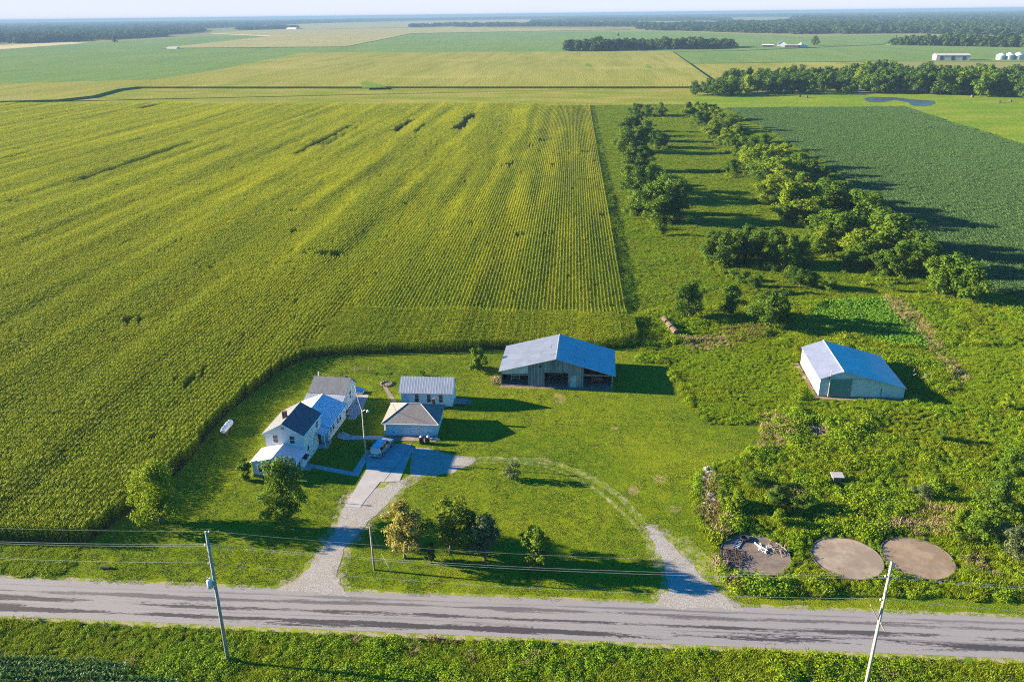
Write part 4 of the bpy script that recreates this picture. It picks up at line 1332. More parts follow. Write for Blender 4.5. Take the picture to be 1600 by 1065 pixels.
# ------------------------------------------------------------------ buildings
def window(parent, face, c, w, h, panes=(1, 2), frame_mat=None, glass=None, label=None, proud=0.04, side='-y'):
    """frame standing proud of the wall with the pane as its child; c = centre on the wall plane"""
    cx, cy_, cz = c
    fm, gm = frame_mat or TRIM, glass or GLASS
    t = 0.07
    F, Gm = MB(), MB()

    def bx(mb, u0, u1, z0, z1, d0, d1):
        if side == '-y':
            mb.box(cx + u0, cx + u1, cy_ - d1, cy_ - d0, cz + z0, cz + z1)
        elif side == '+x':
            mb.box(cx + d0, cx + d1, cy_ + u0, cy_ + u1, cz + z0, cz + z1)
        elif side == '-x':
            mb.box(cx - d1, cx - d0, cy_ + u0, cy_ + u1, cz + z0, cz + z1)
    W, H = w / 2, h / 2
    bx(F, -W - t, -W, -H - t, H + t, 0.002, proud); bx(F, W, W + t, -H - t, H + t, 0.002, proud)
    bx(F, -W, W, H, H + t, 0.002, proud); bx(F, -W, W, -H - t, -H, 0.002, proud + 0.03)
    for i in range(1, panes[0]):
        u = -W + w * i / panes[0]; bx(F, u - 0.025, u + 0.025, -H, H, 0.012, proud - 0.005)
    for i in range(1, panes[1]):
        z = -H + h * i / panes[1]; bx(F, -W, W, z - 0.025, z + 0.025, 0.012, proud - 0.008)
    bx(Gm, -W, W, -H, H, 0.003, 0.012)
    f = F.build('window', fm, parent)
    g = Gm.build('pane', gm, f)
    if label:
        f['label'] = label
    return f


def door(parent, c, w, h, mat, side='-y', label=None, handle=True):
    cx, cy_, z0 = c
    D, Hn = MB(), MB()
    if side == '-y':
        D.box(cx - w / 2, cx + w / 2, cy_ - 0.05, cy_ - 0.003, z0, z0 + h)
        Hn.box(cx + w * .36, cx + w * .42, cy_ - 0.11, cy_ - 0.05, z0 + .95, z0 + 1.05)
    elif side == '+x':
        D.box(cx + .003, cx + .05, cy_ - w / 2, cy_ + w / 2, z0, z0 + h)
        Hn.box(cx + .05, cx + .11, cy_ + w * .36, cy_ + w * .42, z0 + .95, z0 + 1.05)
    d = D.build('door', mat, parent)
    if handle:
        Hn.build('handle', DARK, d)
    if label:
        d['label'] = label
    return d


def farmhouse():
    t = thing('farmhouse', 'white two storey farmhouse with front porch, long rear wing and grey roofs', 'house', (-44.0, 94.6, 0), -R(4.3))
    # main two storey block, ridge running back
    x0, x1, y0, y1, ze, zr, xm = 0.45, 6.2, 3.95, 10.7, 4.85, 6.45, 3.32
    MB().prism([(x0, 0), (x1, 0), (x1, ze), (xm, zr - .07), (x0, ze)], 'y', y0, y1).build('wall', WHITE, t)
    k = (zr - ze) / (xm - x0)
    ov = 0.28
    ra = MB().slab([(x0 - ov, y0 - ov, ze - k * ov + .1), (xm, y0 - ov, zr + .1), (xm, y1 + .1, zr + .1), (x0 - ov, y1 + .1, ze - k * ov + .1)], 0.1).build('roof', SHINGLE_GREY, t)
    ra['label'] = 'sunlit grey left roof slope'
    k2 = (zr - ze) / (x1 - xm)
    rb = MB().slab([(xm, y0 - ov, zr + .102), (x1 + ov, y0 - ov, ze - k2 * ov + .1), (x1 + ov, y1 + .1, ze - k2 * ov + .1), (xm, y1 + .1, zr + .102)], 0.1).build('roof', SHINGLE_SHADED, t)
    rb['label'] = 'right roof slope, darkened in colour for shade'
    ch = MB().box(xm - .75, xm - .2, y0 + 1.9, y0 + 2.45, 6.0, 7.35).build('chimney', BRICK, ra)
    fa = MB()
    for (xa, za), (xb, zb) in (((x0 - ov, ze - k * ov), (xm, zr)), ((xm, zr), (x1 + ov, ze - k2 * ov))):
        fa.add([(xa, y0 - ov - .03, za - .14), (xb, y0 - ov - .03, zb - .14), (xb, y0 - ov - .03, zb + .10), (xa, y0 - ov - .03, za + .10), (xa, y0 - ov - .004, za - .14), (xb, y0 - ov - .004, zb - .14), (xb, y0 - ov - .004, zb + .10), (xa, y0 - ov - .004, za + .10)],
               [(0, 1, 2, 3), (7, 6, 5, 4), (3, 2, 6, 7), (0, 4, 5, 1), (0, 3, 7, 4), (1, 5, 6, 2)])
    fa.build('fascia', TRIM, t)
    MB().box(x1 + ov, x1 + ov + .1, y0 - ov, y1, ze - .16, ze - .04).build('gutter', TRIM, t)
    MB().box(x1 + .003, x1 + .08, y0 + .05, y0 + .13, 2.4, ze - .1).build('downspout', TRIM, t)
    window(t, None, (2.05, y0, 3.95), 0.72, 1.15, label='left upper front window')
    window(t, None, (4.55, y0, 3.95), 0.72, 1.15, label='right upper front window')
    MB().box(xm - .22, xm + .22, y0 - .05, y0 - .003, 5.5, 5.85).build('gable_vent', CARTRIM, t)
    window(t, None, (x1, 9.2, 3.9), 0.75, 1.1, side='+x', label='upper window on the right side')
    window(t, None, (x1, 5.3, 1.95), 0.5, 0.75, (1, 1), side='+x', label='small low window on the right side')
    window(t, None, (x0, 6.8, 1.5), 0.8, 1.3, side='-x')
    window(t, None, (x0, 6.8, 3.9), 0.8, 1.1, side='-x')
    # front porch block
    pe, pr_ = 2.32, 3.15
    MB().prism([(0.05, 0), (6.35, 0), (6.35, pe), (3.2, pr_ - .06), (0.05, pe)], 'y', 0.0, y0 - .004).build('wall', WHITE, t)['label'] = 'low front porch walls'
    MB().prism([(0.0, 0), (6.4, 0), (6.4, .35), (0, .35)], 'y', -.05, -.004).build('foundation', OLDCONC, t)
    kp = (pr_ - pe) / 3.15
    a = MB().slab([(-.25, -.3, pe - kp * .3 + .08), (3.2, -.3, pr_ + .08), (3.2, y0 - .006, pr_ + .08), (-.25, y0 - .006, pe - kp * .3 + .08)], .07).build('porch_roof', ROOF_WHITE_Y, t)
    b = MB().slab([(3.2, -.3, pr_ + .082), (6.65, -.3, pe - kp * .3 + .08), (6.65, y0 - .006, pe - kp * .3 + .08), (3.2, y0 - .006, pr_ + .082)], .07).build('porch_roof', ROOF_WHITE_Y, t)
    window(t, None, (1.7, 0, 1.35), 1.5, 1.0, (3, 1), label='wide triple porch window')
    window(t, None, (4.6, 0, 1.35), 1.5, 1.0, (3, 1), label='porch window behind the front tree')
    window(t, None, (6.35, 1.2, 1.35), 1.2, 1.0, (2, 1), side='+x')
    door(t, (6.35, 2.9, .25), .95, 2.0, TRIM, '+x', 'porch side door')
    aw = MB().slab([(6.36, 2.2, 2.15), (7.1, 2.2, 1.9), (7.1, 3.6, 1.9), (6.36, 3.6, 2.15)], .05).build('awning', DARK, t)
    st = MB()
    for i in range(2):
        st.box(6.45, 7.4 - .35 * i, 2.3, 3.5, .13 * i, .13 * (i + 1))
    st.build('step', CONC, t)
    # rear wing, ridge running back
    wx0, wx1, wy0, wy1, we, wr, wm = 0.1, 7.15, y1 + .004, 18.6, 2.5, 3.95, 3.55
    MB().prism([(wx0, 0), (wx1, 0), (wx1, we), (wm, wr - .06), (wx0, we)], 'y', wy0, wy1).build('wall', WHITE, t)['label'] = 'long one storey wing walls'
    kw = (wr - we) / (wx1 - wm)
    MB().slab([(wx0 - .25, wy0 + .1, we - kw * .25 + .08), (wm, wy0 + .1, wr + .08), (wm, wy1 + .2, wr + .08), (wx0 - .25, wy1 + .2, we - kw * .25 + .08)], .07).build('wing_roof', ROOF_WHITE_Y, t)
    MB().slab([(wm, wy0 + .1, wr + .082), (wx1 + .28, wy0 + .1, we - kw * .28 + .08), (wx1 + .28, wy1 + .2, we - kw * .28 + .08), (wm, wy1 + .2, wr + .082)], .07).build('wing_roof', ROOF_WHITE_Y, t)
    MB().box(wx1 + .28, wx1 + .38, wy0 + .1, wy1 + .2, we - .14, we - .03).build('gutter', TRIM, t)
    for y in (11.9, 13.0, 14.9, 16.0):
        window(t, None, (wx1, y, 1.55), .62, 1.05, side='+x')
    # side entry porch in the corner of main block and wing
    e = MB().slab([(x1 + .004, 8.5, 2.75), (7.55, 8.5, 2.3), (7.55, 10.85, 2.3), (x1 + .004, 10.85, 2.75)], .08).build('entry_roof', ROOF_WHITE_Y, t)
    for y in (8.65, 10.55):
        MB().tube([(7.4, y, 0.25), (7.4, y, 2.24)], .06, 8).build('post', TRIM, t)
    MB().box(x1 + .005, 7.6, 8.5, 10.68, 0, .25).build('stoop', CONC, t)
    door(t, (x1, 9.6, .25), .9, 2.0, DARK, '+x', 'side entry door under the small porch roof')
    # rear block with ridge across
    bx0, bx1, by0, by1, bm, be, br_ = 0.3, 6.35, 21.0, 26.2, 24.1, 2.95, 4.5
    MB().prism([(by0, 0), (by1, 0), (by1, be - .1), (bm, br_ - .06), (by0, be)], 'x', bx0, bx1).build('wall', WHITE, t)['label'] = 'rear block walls'
    kf = (br_ - be) / (bm - by0); kb = (br_ - be + .1) / (by1 - bm)
    MB().slab([(bx0 - .2, by0 - .1, be - kf * .1 + .08), (bx1 + .2, by0 - .1, be - kf * .1 + .08), (bx1 + .2, bm, br_ + .08), (bx0 - .2, bm, br_ + .08)], .09).build('rear_roof', SHINGLE_GREY, t)
    rr = MB().slab([(bx0 - .2, bm, br_ + .082), (bx1 + .2, bm, br_ + .082), (bx1 + .2, by1 + .2, be - .1 - kb * .2 + .08), (bx0 - .2, by1 + .2, be - .1 - kb * .2 + .08)], .09).build('rear_roof', SHINGLE_GREY, t)
    MB().tube([(bx0 + .5, bm + .2, 4.3), (bx0 + .5, bm + .2, 5.2)], .09, 8).build('vent_pipe', TRIM, rr)
    MB().box(bx1 - .9, bx1 - .5, bm + .05, bm + .4, 4.2, 4.85).build('chimney', BRICK, rr)
    window(t, None, (bx1, 23.3, 1.9), .75, 1.1, side='+x')
    door(t, (bx1, 22.0, .2), .9, 2.0, TRIM, '+x', 'back door')
    # lean to between wing and rear block
    MB().prism([(wy1 + .004, 0), (by0 - .004, 0), (by0 - .004, 2.75), (wy1 + .004, 2.2)], 'x', 0.32, 6.3).build('wall', WHITE, t)['label'] = 'lean to walls'
    MB().slab([(-.05, wy1 + .3, 2.36), (6.55, wy1 + .3, 2.36), (6.55, by0 - .11, 2.92), (-.05, by0 - .11, 2.92)], .06).build('lean_to_roof', ROOF_RIB, t)
    door(t, (6.3, 19.9, .15), .9, 1.95, TRIM, '+x', 'lean to door')
    return t


house = farmhouse()
hm = Matrix.Translation((-44.0, 94.6, 0)) @ Matrix.Rotation(-R(4.3), 4, 'Z')


def hloc(x, y, z=0):
    return hm @ Vector((x, y, z))


def garage():
    t = thing('garage', 'white three door garage with a weathered hip roof', 'garage', (-23.85, 107.25, 0), 0)
    w, d, ze, zr = 4.0, 6.1, 2.3, 4.05
    wl = MB().box(-w, w, 0, d, 0, ze).build('wall', WHITE, t)
    o = 0.42
    A, B, C, D = (-w - o, -o, ze - .05), (w + o, -o, ze - .05), (w + o, d + o, ze - .05), (-w - o, d + o, ze - .05)
    Rl, Rr = (-1.0, d / 2, zr), (1.15, d / 2, zr)
    m = MB()
    for q in ([A, B, Rr, Rl], [B, C, Rr], [C, D, Rl, Rr], [D, A, Rl]):
        m.add(q, [tuple(range(len(q)))])
    m.add([A, B, C, D], [(3, 2, 1, 0)])
    rf = m.build('roof', SHINGLE_BROWN, t)
    caps = MB()
    for a, b in ((A, Rl), (B, Rr), (D, Rl), (Rl, Rr), (C, Rr)):
        caps.tube([(a[0], a[1], a[2] + .02), (b[0], b[1], b[2] + .02)], .07, 6)
    caps.build('hip_cap', plain('pale_ridge_shingles', (0.42, 0.40, 0.38), 0.9), rf)
    fz = MB().box(-w - o, w + o, -o - .09, -o - .003, ze - .17, ze - .03).build('gutter', TRIM, t)
    for x in (-2.65, 0.0, 2.65):
        dm = MB()
        for i in range(4):
            dm.box(x - 1.12, x + 1.12, -.04, -.004, .06 + i * .5, .54 + i * .5)
        dd = dm.build('garage_door', DOORW, t)
        MB().box(x - .1, x + .1, -.075, -.052, .62, .68).build('handle', DARK, dd)
        fr = MB().box(x - 1.24, x - 1.13, -.06, -.004, .06, 2.14).box(x + 1.13, x + 1.24, -.06, -.004, .06, 2.14).box(x - 1.13, x + 1.13, -.06, -.004, 2.07, 2.16)
        fr.build('door_frame', TRIM, t)
        MB().box(x - 1.13, x + 1.13, -.03, -.005, .0, .055).build('door_seal', DARK, dd)
    MB().box(2.55, 3.05, d - 1.3, d - .8, 2.2, 4.0).build('chimney', BRICK, rf)
    MB().tube([(-w - .06, -.1, .1), (-w - .06, -.1, 2.15)], .045, 6).build('downspout', TRIM, t)
    MB().tube([(w + .06, -.1, .1), (w + .06, -.1, 2.15)], .045, 6).build('downspout', TRIM, t)
    window(t, None, (w, 3.4, 1.5), .7, .8, side='+x')
    return t


garage()


def workshop():
    t = thing('workshop', 'pale workshop with ribbed metal roof behind the garage', 'workshop', (-23.05, 117.1, 0), 0)
    w, d, ze, zr = 4.25, 4.3, 2.75, 4.45
    MB().prism([(0, 0), (d, 0), (d, ze), (d / 2, zr - .05), (0, ze)], 'x', -w, w).build('wall', WORKW, t)
    k = (zr - ze) / (d / 2)
    for q in ([(-w - .3, -.3, ze - k * .3 + .08), (w + .2, -.3, ze - k * .3 + .08), (w + .2, d / 2, zr + .08), (-w - .3, d / 2, zr + .08)], [(-w - .3, d / 2, zr + .082), (w + .2, d / 2, zr + .082), (w + .2, d + .3, ze - k * .3 + .08), (-w - .3, d + .3, ze - k * .3 + .08)]):
        rf = MB().slab(q, .06).build('roof', ROOF_RIB, t)
    for x in (-1.65, .35, 2.35):
        window(t, None, (x, 0, 1.6), .62, 1.35)
    door(t, (-3.5, 0, .1), .95, 2.0, plain('light_blue_door', (0.35, 0.5, 0.58), 0.5), '-y', 'pale blue door')
    MB().box(-w - .03, w + .03, -.03, -.004, 0, .25).build('foundation', OLDCONC, t)
    st = MB().box(w + .02, w + 2.3, .6, 2.6, .35, .45)
    for x in (w + .1, w + 2.1):
        for y in (.7, 2.4):
            st.box(x, x + .12, y, y + .12, 0, .35)
    st.build('deck', OLDWOOD, t)
    s2 = MB()
    for i in range(2):
        s2.box(w + 2.32 + .3 * i, w + 2.6 + .3 * i, .9, 2.3, .22 - .12 * i, .28 - .12 * i)
    s2.build('step', OLDWOOD, t)
    window(t, None, (w, 3.3, 1.6), .6, 1.0, side='+x')
    return t


workshop()


def barn():
    t = thing('barn', 'long weathered wood barn with patched metal roof and open bays', 'barn', (-1.95, 125.75, 0), -R(2.2))
    x0, x1, d = -9.55, 9.75, 11.0  # the ridge stands over x = 0
    zr, zl, z_r = 5.35, 2.75, 2.62
    wl, wr = -4.85, 4.7           # the closed middle part
    kl = (zr - zl) / -x0; kr = (zr - z_r) / x1
    zat = lambda x: zr + kl * x if x < 0 else zr - kr * x
    a = MB().slab([(x0 - .4, -.45, zat(x0 - .4) + .1), (0, -.45, zr + .1), (0, d + .2, zr + .1), (x0 - .4, d + .2, zat(x0 - .4) + .1)], .07).build('roof', ROOF_BARN, t)
    a['label'] = 'sunlit grey left roof slope with loose sheets'
    b = MB().slab([(0, -.45, zr + .103), (x1 + .45, -.45, zat(x1 + .45) + .1), (x1 + .45, d + .2, zat(x1 + .45) + .1), (0, d + .2, zr + .103)], .07).build('roof', ROOF_BARN, t)
    b['label'] = 'shaded right roof slope'
    MB().tube([(0, -.45, zr + .12), (0, d + .2, zr + .12)], .1, 6).build('ridge_cap', ROOF_BARN, a)
    for par_, lst in ((a, ((-2.8, 4.2, 2.2, .07), (-2.9, 2.9, .07, 1.2), (-1.0, 2.0, .9, .06), (-5.2, 1.2, 2.6, .05), (-4.5, 7.5, 1.8, .05), (-1.2, 5.0, .06, 1.6))),
                      (b, ((3.0, 2.6, 1.9, .10), (3.0, 2.75, .10, .8), (4.8, 1.7, .08, .7), (2.8, 7.2, .8, .10), (3.2, 6.4, .6, .08), (2.9, 4.6, .9, .06)))):
        for x, y, w, h in lst:
            MB().add([(x, y, zat(x) + .112), (x + w, y, zat(x + w) + .112), (x + w, y + h, zat(x + w) + .112), (x, y + h, zat(x) + .112)], [(0, 1, 2, 3)]).build('torn_edge', DARKSTICKS, par_)
    dl, dr, dz = -2.0, 2.05, 2.75
    f = MB()
    T = .08
    f.prism([(wl, 0), (dl, 0), (dl, zat(dl) - .06), (wl, zat(wl) - .06)], 'y', 0, T)
    f.prism([(dr, 0), (wr, 0), (wr, zat(wr) - .06), (dr, zat(dr) - .06)], 'y', 0, T)
    f.prism([(dl + .002, dz), (dr - .002, dz), (dr - .002, zat(dr) - .06), (0, zr - .06), (dl + .002, zat(dl) - .06)], 'y', 0.002, T)
    f.build('front_wall', BOARDS, t)
    MB().prism([(x0, zat(x0) - .5), (wl - .01, zat(x0) - .5 + .15), (wl - .01, zat(wl) - .06), (x0, zat(x0) - .06)], 'y', -.02, .04).build('fascia_sheet', SHEDFRONT, t)['label'] = 'pale metal sheet above the left bay'
    MB().box(dl - .15, dl, -.06, -.003, 0, dz).box(dr, dr + .15, -.06, -.003, 0, dz).box(dl - .15, dr + .15, -.07, -.004, dz, dz + .18).build('door_frame', OLDWOOD, t)
    dd = MB().box(2.5, 3.5, -.07, -.003, .1, 2.3).build('door', plain('pale_blue_grey_boards', (0.32, 0.38, 0.40), 0.8, var=.4, scale=3), t)
    MB().box(-3.0, -2.5, -.03, -.003, 3.6, 4.0).build('loft_opening', DARK, t)
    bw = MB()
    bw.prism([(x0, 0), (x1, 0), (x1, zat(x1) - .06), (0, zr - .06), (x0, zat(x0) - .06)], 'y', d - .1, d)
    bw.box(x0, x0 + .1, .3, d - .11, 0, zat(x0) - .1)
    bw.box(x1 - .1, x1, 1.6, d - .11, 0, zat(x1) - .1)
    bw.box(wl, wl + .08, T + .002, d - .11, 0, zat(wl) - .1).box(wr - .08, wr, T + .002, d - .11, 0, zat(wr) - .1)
    bw.build('wall', SHADEDBOARDS, t)
    MB().box(x0 - .06, x0 - .004, .3, d, 0, zat(x0) - .1).build('cladding', BOARDS, t)
    MB().box(x1 + .004, x1 + .06, 1.6, d, 0, zat(x1) - .1).build('cladding', BOARDS, t)
    for x, y in ((x0 + .05, .05), (x1 - .1, .05), (-7.2, .05), (7.2, .05)):
        if abs(x) < 8:
            continue
        MB().box(x - .09, x + .09, y - .09, y + .09, 0, zat(x) - .08).build('post', OLDWOOD, t)
    MB().box(wr + .01, x1 - .2, -.02, .1, zat(x1) - .26, zat(x1) - .06).build('header_beam', OLDWOOD, t)
    MB().box(x0 + .2, wl - .02, .06, .14, zat(x0) - .75, zat(x0) - .53).build('header_beam', OLDWOOD, t)
    sheet('barn_floor', [(-11.6, 125.2), (7.9, 124.6), (8.2, 136.4), (-11.3, 137.0)], .026, BARNDIRT, 'dry dirt floor under the barn')
    return t


barn()
# what stands in the open bays
t = thing('stock_gate', 'white metal livestock gate standing in the left barn bay', 'gate', (-9.0, 128.2, .03), R(15))
MB().tube([(-.9, 0, 0), (-.9, 0, 1.3)], .05, 6).build('upright', TANKW, t)
MB().tube([(.6, 0, 0), (.6, 0, 1.25)], .05, 6).build('upright', TANKW, t)
MB().tube([(-.9, 0, 1.25), (.6, 0, 1.2)], .05, 6).tube([(-.9, 0, .55), (.6, 0, .3)], .05, 6).tube([(-.9, 0, .9), (.6, 0, .8)], .03, 6).build('rail', TANKW, t)
t = thing('farm_wagon', 'faded red farm wagon parked in the right barn bay', 'wagon', (5.2, 129.0, .03), R(90))
MB().box(-2.0, 2.0, -1.0, 1.0, .75, .87).box(-2.0, 2.0, -1.0, -.95, .87, 1.4).box(-2.0, 2.0, .95, 1.0, .87, 1.4).box(-2.0, -1.95, -.95, .95, .87, 1.4).build('bed', RED, t)
for x in (-1.3, 1.3):
    for y in (-.85, .85):
        MB().tube([(x, y - .1, .38), (x, y + .1, .38)], .38, 16).build('wheel', DARK, t)
MB().tube([(-2.0, 0, .7), (-3.4, 0, .3)], .05, 6).build('drawbar', DARK, t)
t = thing('work_table', 'old plank table inside the middle barn door', 'table', (-2.0, 129.5, .03), 0)
MB().box(-1.2, 1.2, -.4, .4, .8, .87).build('tabletop', PALEWOOD, t)
for x in (-1.1, 1.1):
    for y in (-.32, .32):
        MB().box(x - .05, x + .05, y - .05, y + .05, 0, .8).build('leg', OLDWOOD, t)


def shed():
    t = thing('metal_shed', 'lone pale metal shed with green sliding door among the weeds', 'shed', (42.05, 124.1, 0), -R(2.2))
    W, d, zl, zr, z_r, xm = 13.6, 13.4, 3.35, 4.75, 2.1, 3.45
    MB().prism([(.02, .3), (W - .02, .3), (W - .02, z_r), (xm, zr - .05), (.02, zl)], 'y', 0, .1).build('front_wall', SHEDFRONT, t)
    m = MB().box(0, .1, .101, d - .101, .3, zl).box(W - .1, W, .101, d - .101, .3, z_r)
    m.prism([(0, .3), (W, .3), (W, z_r), (xm, zr - .05), (0, zl)], 'y', d - .1, d)
    m.build('wall', SHEDWALL, t)
    MB().box(.03, W - .03, .02, .09, 0, .3).box(.03, .09, .1, d - .1, 0, .3).box(W - .09, W - .03, .1, d - .1, 0, .3).box(.03, W - .03, d - .09, d - .03, 0, .3).build('foundation', OLDWOOD, t)
    kl = (zr - zl) / xm; kr = (zr - z_r) / (W - xm)
    MB().slab([(-.25, -.3, zl - kl * .25 + .07), (xm, -.3, zr + .07), (xm, d + .2, zr + .07), (-.25, d + .2, zl - kl * .25 + .07)], .06).build('roof', ROOF_SHED, t)['label'] = 'short sunlit left roof slope'
    MB().slab([(xm, -.3, zr + .073), (W + .25, -.3, z_r - kr * .25 + .07), (W + .25, d + .2, z_r - kr * .25 + .07), (xm, d + .2, zr + .073)], .06).build('roof', ROOF_SHED, t)['label'] = 'long shaded right roof slope'
    MB().tube([(xm, -.3, zr + .1), (xm, d + .2, zr + .1)], .06, 6).build('ridge_cap', TRIM, t)
    dd = MB().box(1.6, 5.1, -.09, -.01, .12, 3.35).build('sliding_door', GREENDOOR, t)
    MB().box(4.6, 4.75, -.13, -.092, 1.4, 1.7).build('handle', STEELG, dd)
    MB().box(1.2, 8.4, -.12, -.012, 3.36, 3.46).build('door_track', STEELG, t)
    MB().box(1.38, 1.58, -.06, -.004, .1, 3.34).build('door_frame', TRIM, t)
    MB().tube([(1.5, -.2, .2), (1.5, -.2, 5.0)], .07, 8).build('stove_pipe', STEELG, t)
    MB().box(9.9, 10.0, -.03, -.003, .6, 1.9).build('wall_seam', DARK, t)
    for x, z in ((-.02, zl), (W - .04, z_r)):
        MB().box(x, x + .06, -.04, -.002, .3, z - .05).build('corner_trim', TRIM, t)
    sheet('shed_yard', [(41.4, 123.2), (55.9, 122.6), (56.4, 123.6), (42.0, 124.3), (42.4, 138), (41.4, 138)], .02, TANDIRT, 'bare tan earth along the shed walls', wob=.12, step=.7)
    return t


shed()

# ------------------------------------------------------------------ poles and wires
def vec(p):
    return Vector((float(p[0]), float(p[1]), float(p[2])))


def pole(name, label, base, top, r0, mat):
    t = thing(name, label, 'pole', base)
    d = vec(top) - vec(base)
    MB().tube([(0, 0, -.05), tuple(d * .5), tuple(d)], [r0, r0 * .85, r0 * .66], 10).build('shaft', mat, t, True)
    return t, d


def insulator(t, p, dx):
    b = MB().tube([p, (p[0] + dx * .35, p[1], p[2])], .03, 6)
    o = b.build('bracket', STEELG, t)
    MB().lathe([(.03, 0), (.075, .04), (.05, .09), (.07, .13), (.03, .2)], (p[0] + dx * .35, p[1], p[2] - .02), 10).build('insulator', PORCELAIN, o)
    return vec(t.location) + Vector((p[0] + dx * .35, p[1], p[2] + .15))


Lb = at(357, 1034)
Ltop = np.array([-33.3, 60.0, 15.8])
tL, dL = pole('utility_pole', 'tall grey utility pole with transformer standing left in the ditch', Lb, Ltop, .19, plain('weathered_green_grey_pole', (0.24, 0.26, 0.25), 0.85, var=.3, scale=2.5))
Rb = at(1340, 1130)
tR, dR = pole('utility_pole', 'tall pale utility pole standing right in the ditch', Rb, Rb + np.array([.1, 0, 17.9]), .165, PALEWOOD)
attL, attR = [], []
for f, fr, s in ((.995, .985, 1), (.90, .915, -1), (.885, .90, 1), (.765, .78, -1)):
    p = tuple(dL * f); attL.append(insulator(tL, p, s * .8))
    p = tuple(dR * fr); attR.append(insulator(tR, p, s * .8))
p = dL * .62
can = MB().lathe([(.05, -.5), (.27, -.48), (.29, 0), (.29, .35), (.24, .45), (.06, .52)], (p.x - .5, p.y, p.z), 16).build('transformer', CANBLUE, tL, True)
for s in (-1, 1):
    MB().lathe([(.04, 0), (.07, .06), (.04, .12), (.06, .2), (.02, .3)], (p.x - .5 + s * .13, p.y, p.z + .47), 8).build('bushing', PORCELAIN, can)
MB().box(p.x - .25, p.x - .05, p.y - .05, p.y + .05, p.z - .2, p.z + .2).build('transformer_bracket', STEELG, tL)
MB().tube([(p.x - .55, p.y, p.z + .7), (p.x - 1.05, p.y, p.z + .2)], .06, 6).build('fuse_cutout', DARK, tL)
MB().tube([(p.x, p.y, p.z + .9), (p.x + .45, p.y, p.z + 1.8), (p.x + .25, p.y, p.z + 2.4)], .02, 5).build('jumper_wire', WIRE, tL)
p = dR * .66
MB().tube([(p.x - .1, p.y, p.z), (p.x - 1.0, p.y, p.z + 1.6)], .06, 6).build('bracket_arm', PALEWOOD, tR)
MB().tube([(p.x + .05, p.y - .15, p.z - .1), (p.x + .5, p.y - .2, p.z - .9)], .06, 6).build('bracket_arm', PALEWOOD, tR)
Wl = ['topmost thin power line along the road', 'upper white power line along the road', 'second white power line just below the upper one', 'lowest white power line along the road']
for i in range(4):
    a, b = attL[i], attR[i]
    step = b - a
    m = MB()
    for k in (-2, -1, 0, 1, 2):
        A = a + step * k
        pts = []
        for u in np.linspace(0, 1, 18):
            q = A + step * float(u)
            q.z -= 0.9 * 4 * u * (1 - u)
            pts.append(tuple(q))
        m.tube(pts, (.007 if i == 0 else .011), 5)
    tag(m.build('power_line', WIRE), Wl[i], 'power line', 'power lines along the road')
p3 = at(585, 890)
t3, d3 = pole('utility_pole', 'short wooden pole on the grass before the tan tree', p3, p3 + np.array([-.1, .1, 6.3]), .13, OLDWOOD)
g = at(611, 893)
t = thing('guy_anchor', 'white guy wire marker leaning beside the short pole', 'guy wire', g)
MB().tube([(0, 0, 0), (-.9, -.1, 2.6)], .03, 6).build('marker', TANKW, t)
MB().tube([(-.9, -.1, 2.6), tuple(vec(p3) + Vector((-.1, .1, 6.0)) - vec(g))], .012, 5).build('wire', WIRE, t)
yb = at(572, 717)
ty, dy = pole('yard_light', 'slim yard light pole beside the concrete drive', yb, yb + np.array([.05, 0, 7.95]), .11, PALEWOOD)
ty['category'] = 'light pole'
MB().tube([tuple(dy * .985), (dy.x + .5, dy.y - .2, dy.z + .25), (dy.x + .8, dy.y - .25, dy.z + .2)], .03, 6).build('arm', STEELG, ty)
MB().lathe([(.05, .16), (.2, .05), (.24, -.06), (.16, -.2), (.05, -.24)], (dy.x + .9, dy.y - .25, dy.z + .1), 14).build('lamp_head', PORCELAIN, ty, True)
ya = vec(yb) + dy * .99
hb = hloc(6.5, 25.0, 3.6)
pts = [tuple(ya.lerp(hb, float(u)) - Vector((0, 0, .8 * 4 * u * (1 - u)))) for u in np.linspace(0, 1, 14)]
tag(MB().tube(pts, .022, 5).build('service_wire', WIRE), 'service wire from the yard light pole to the rear of the house', 'wire')

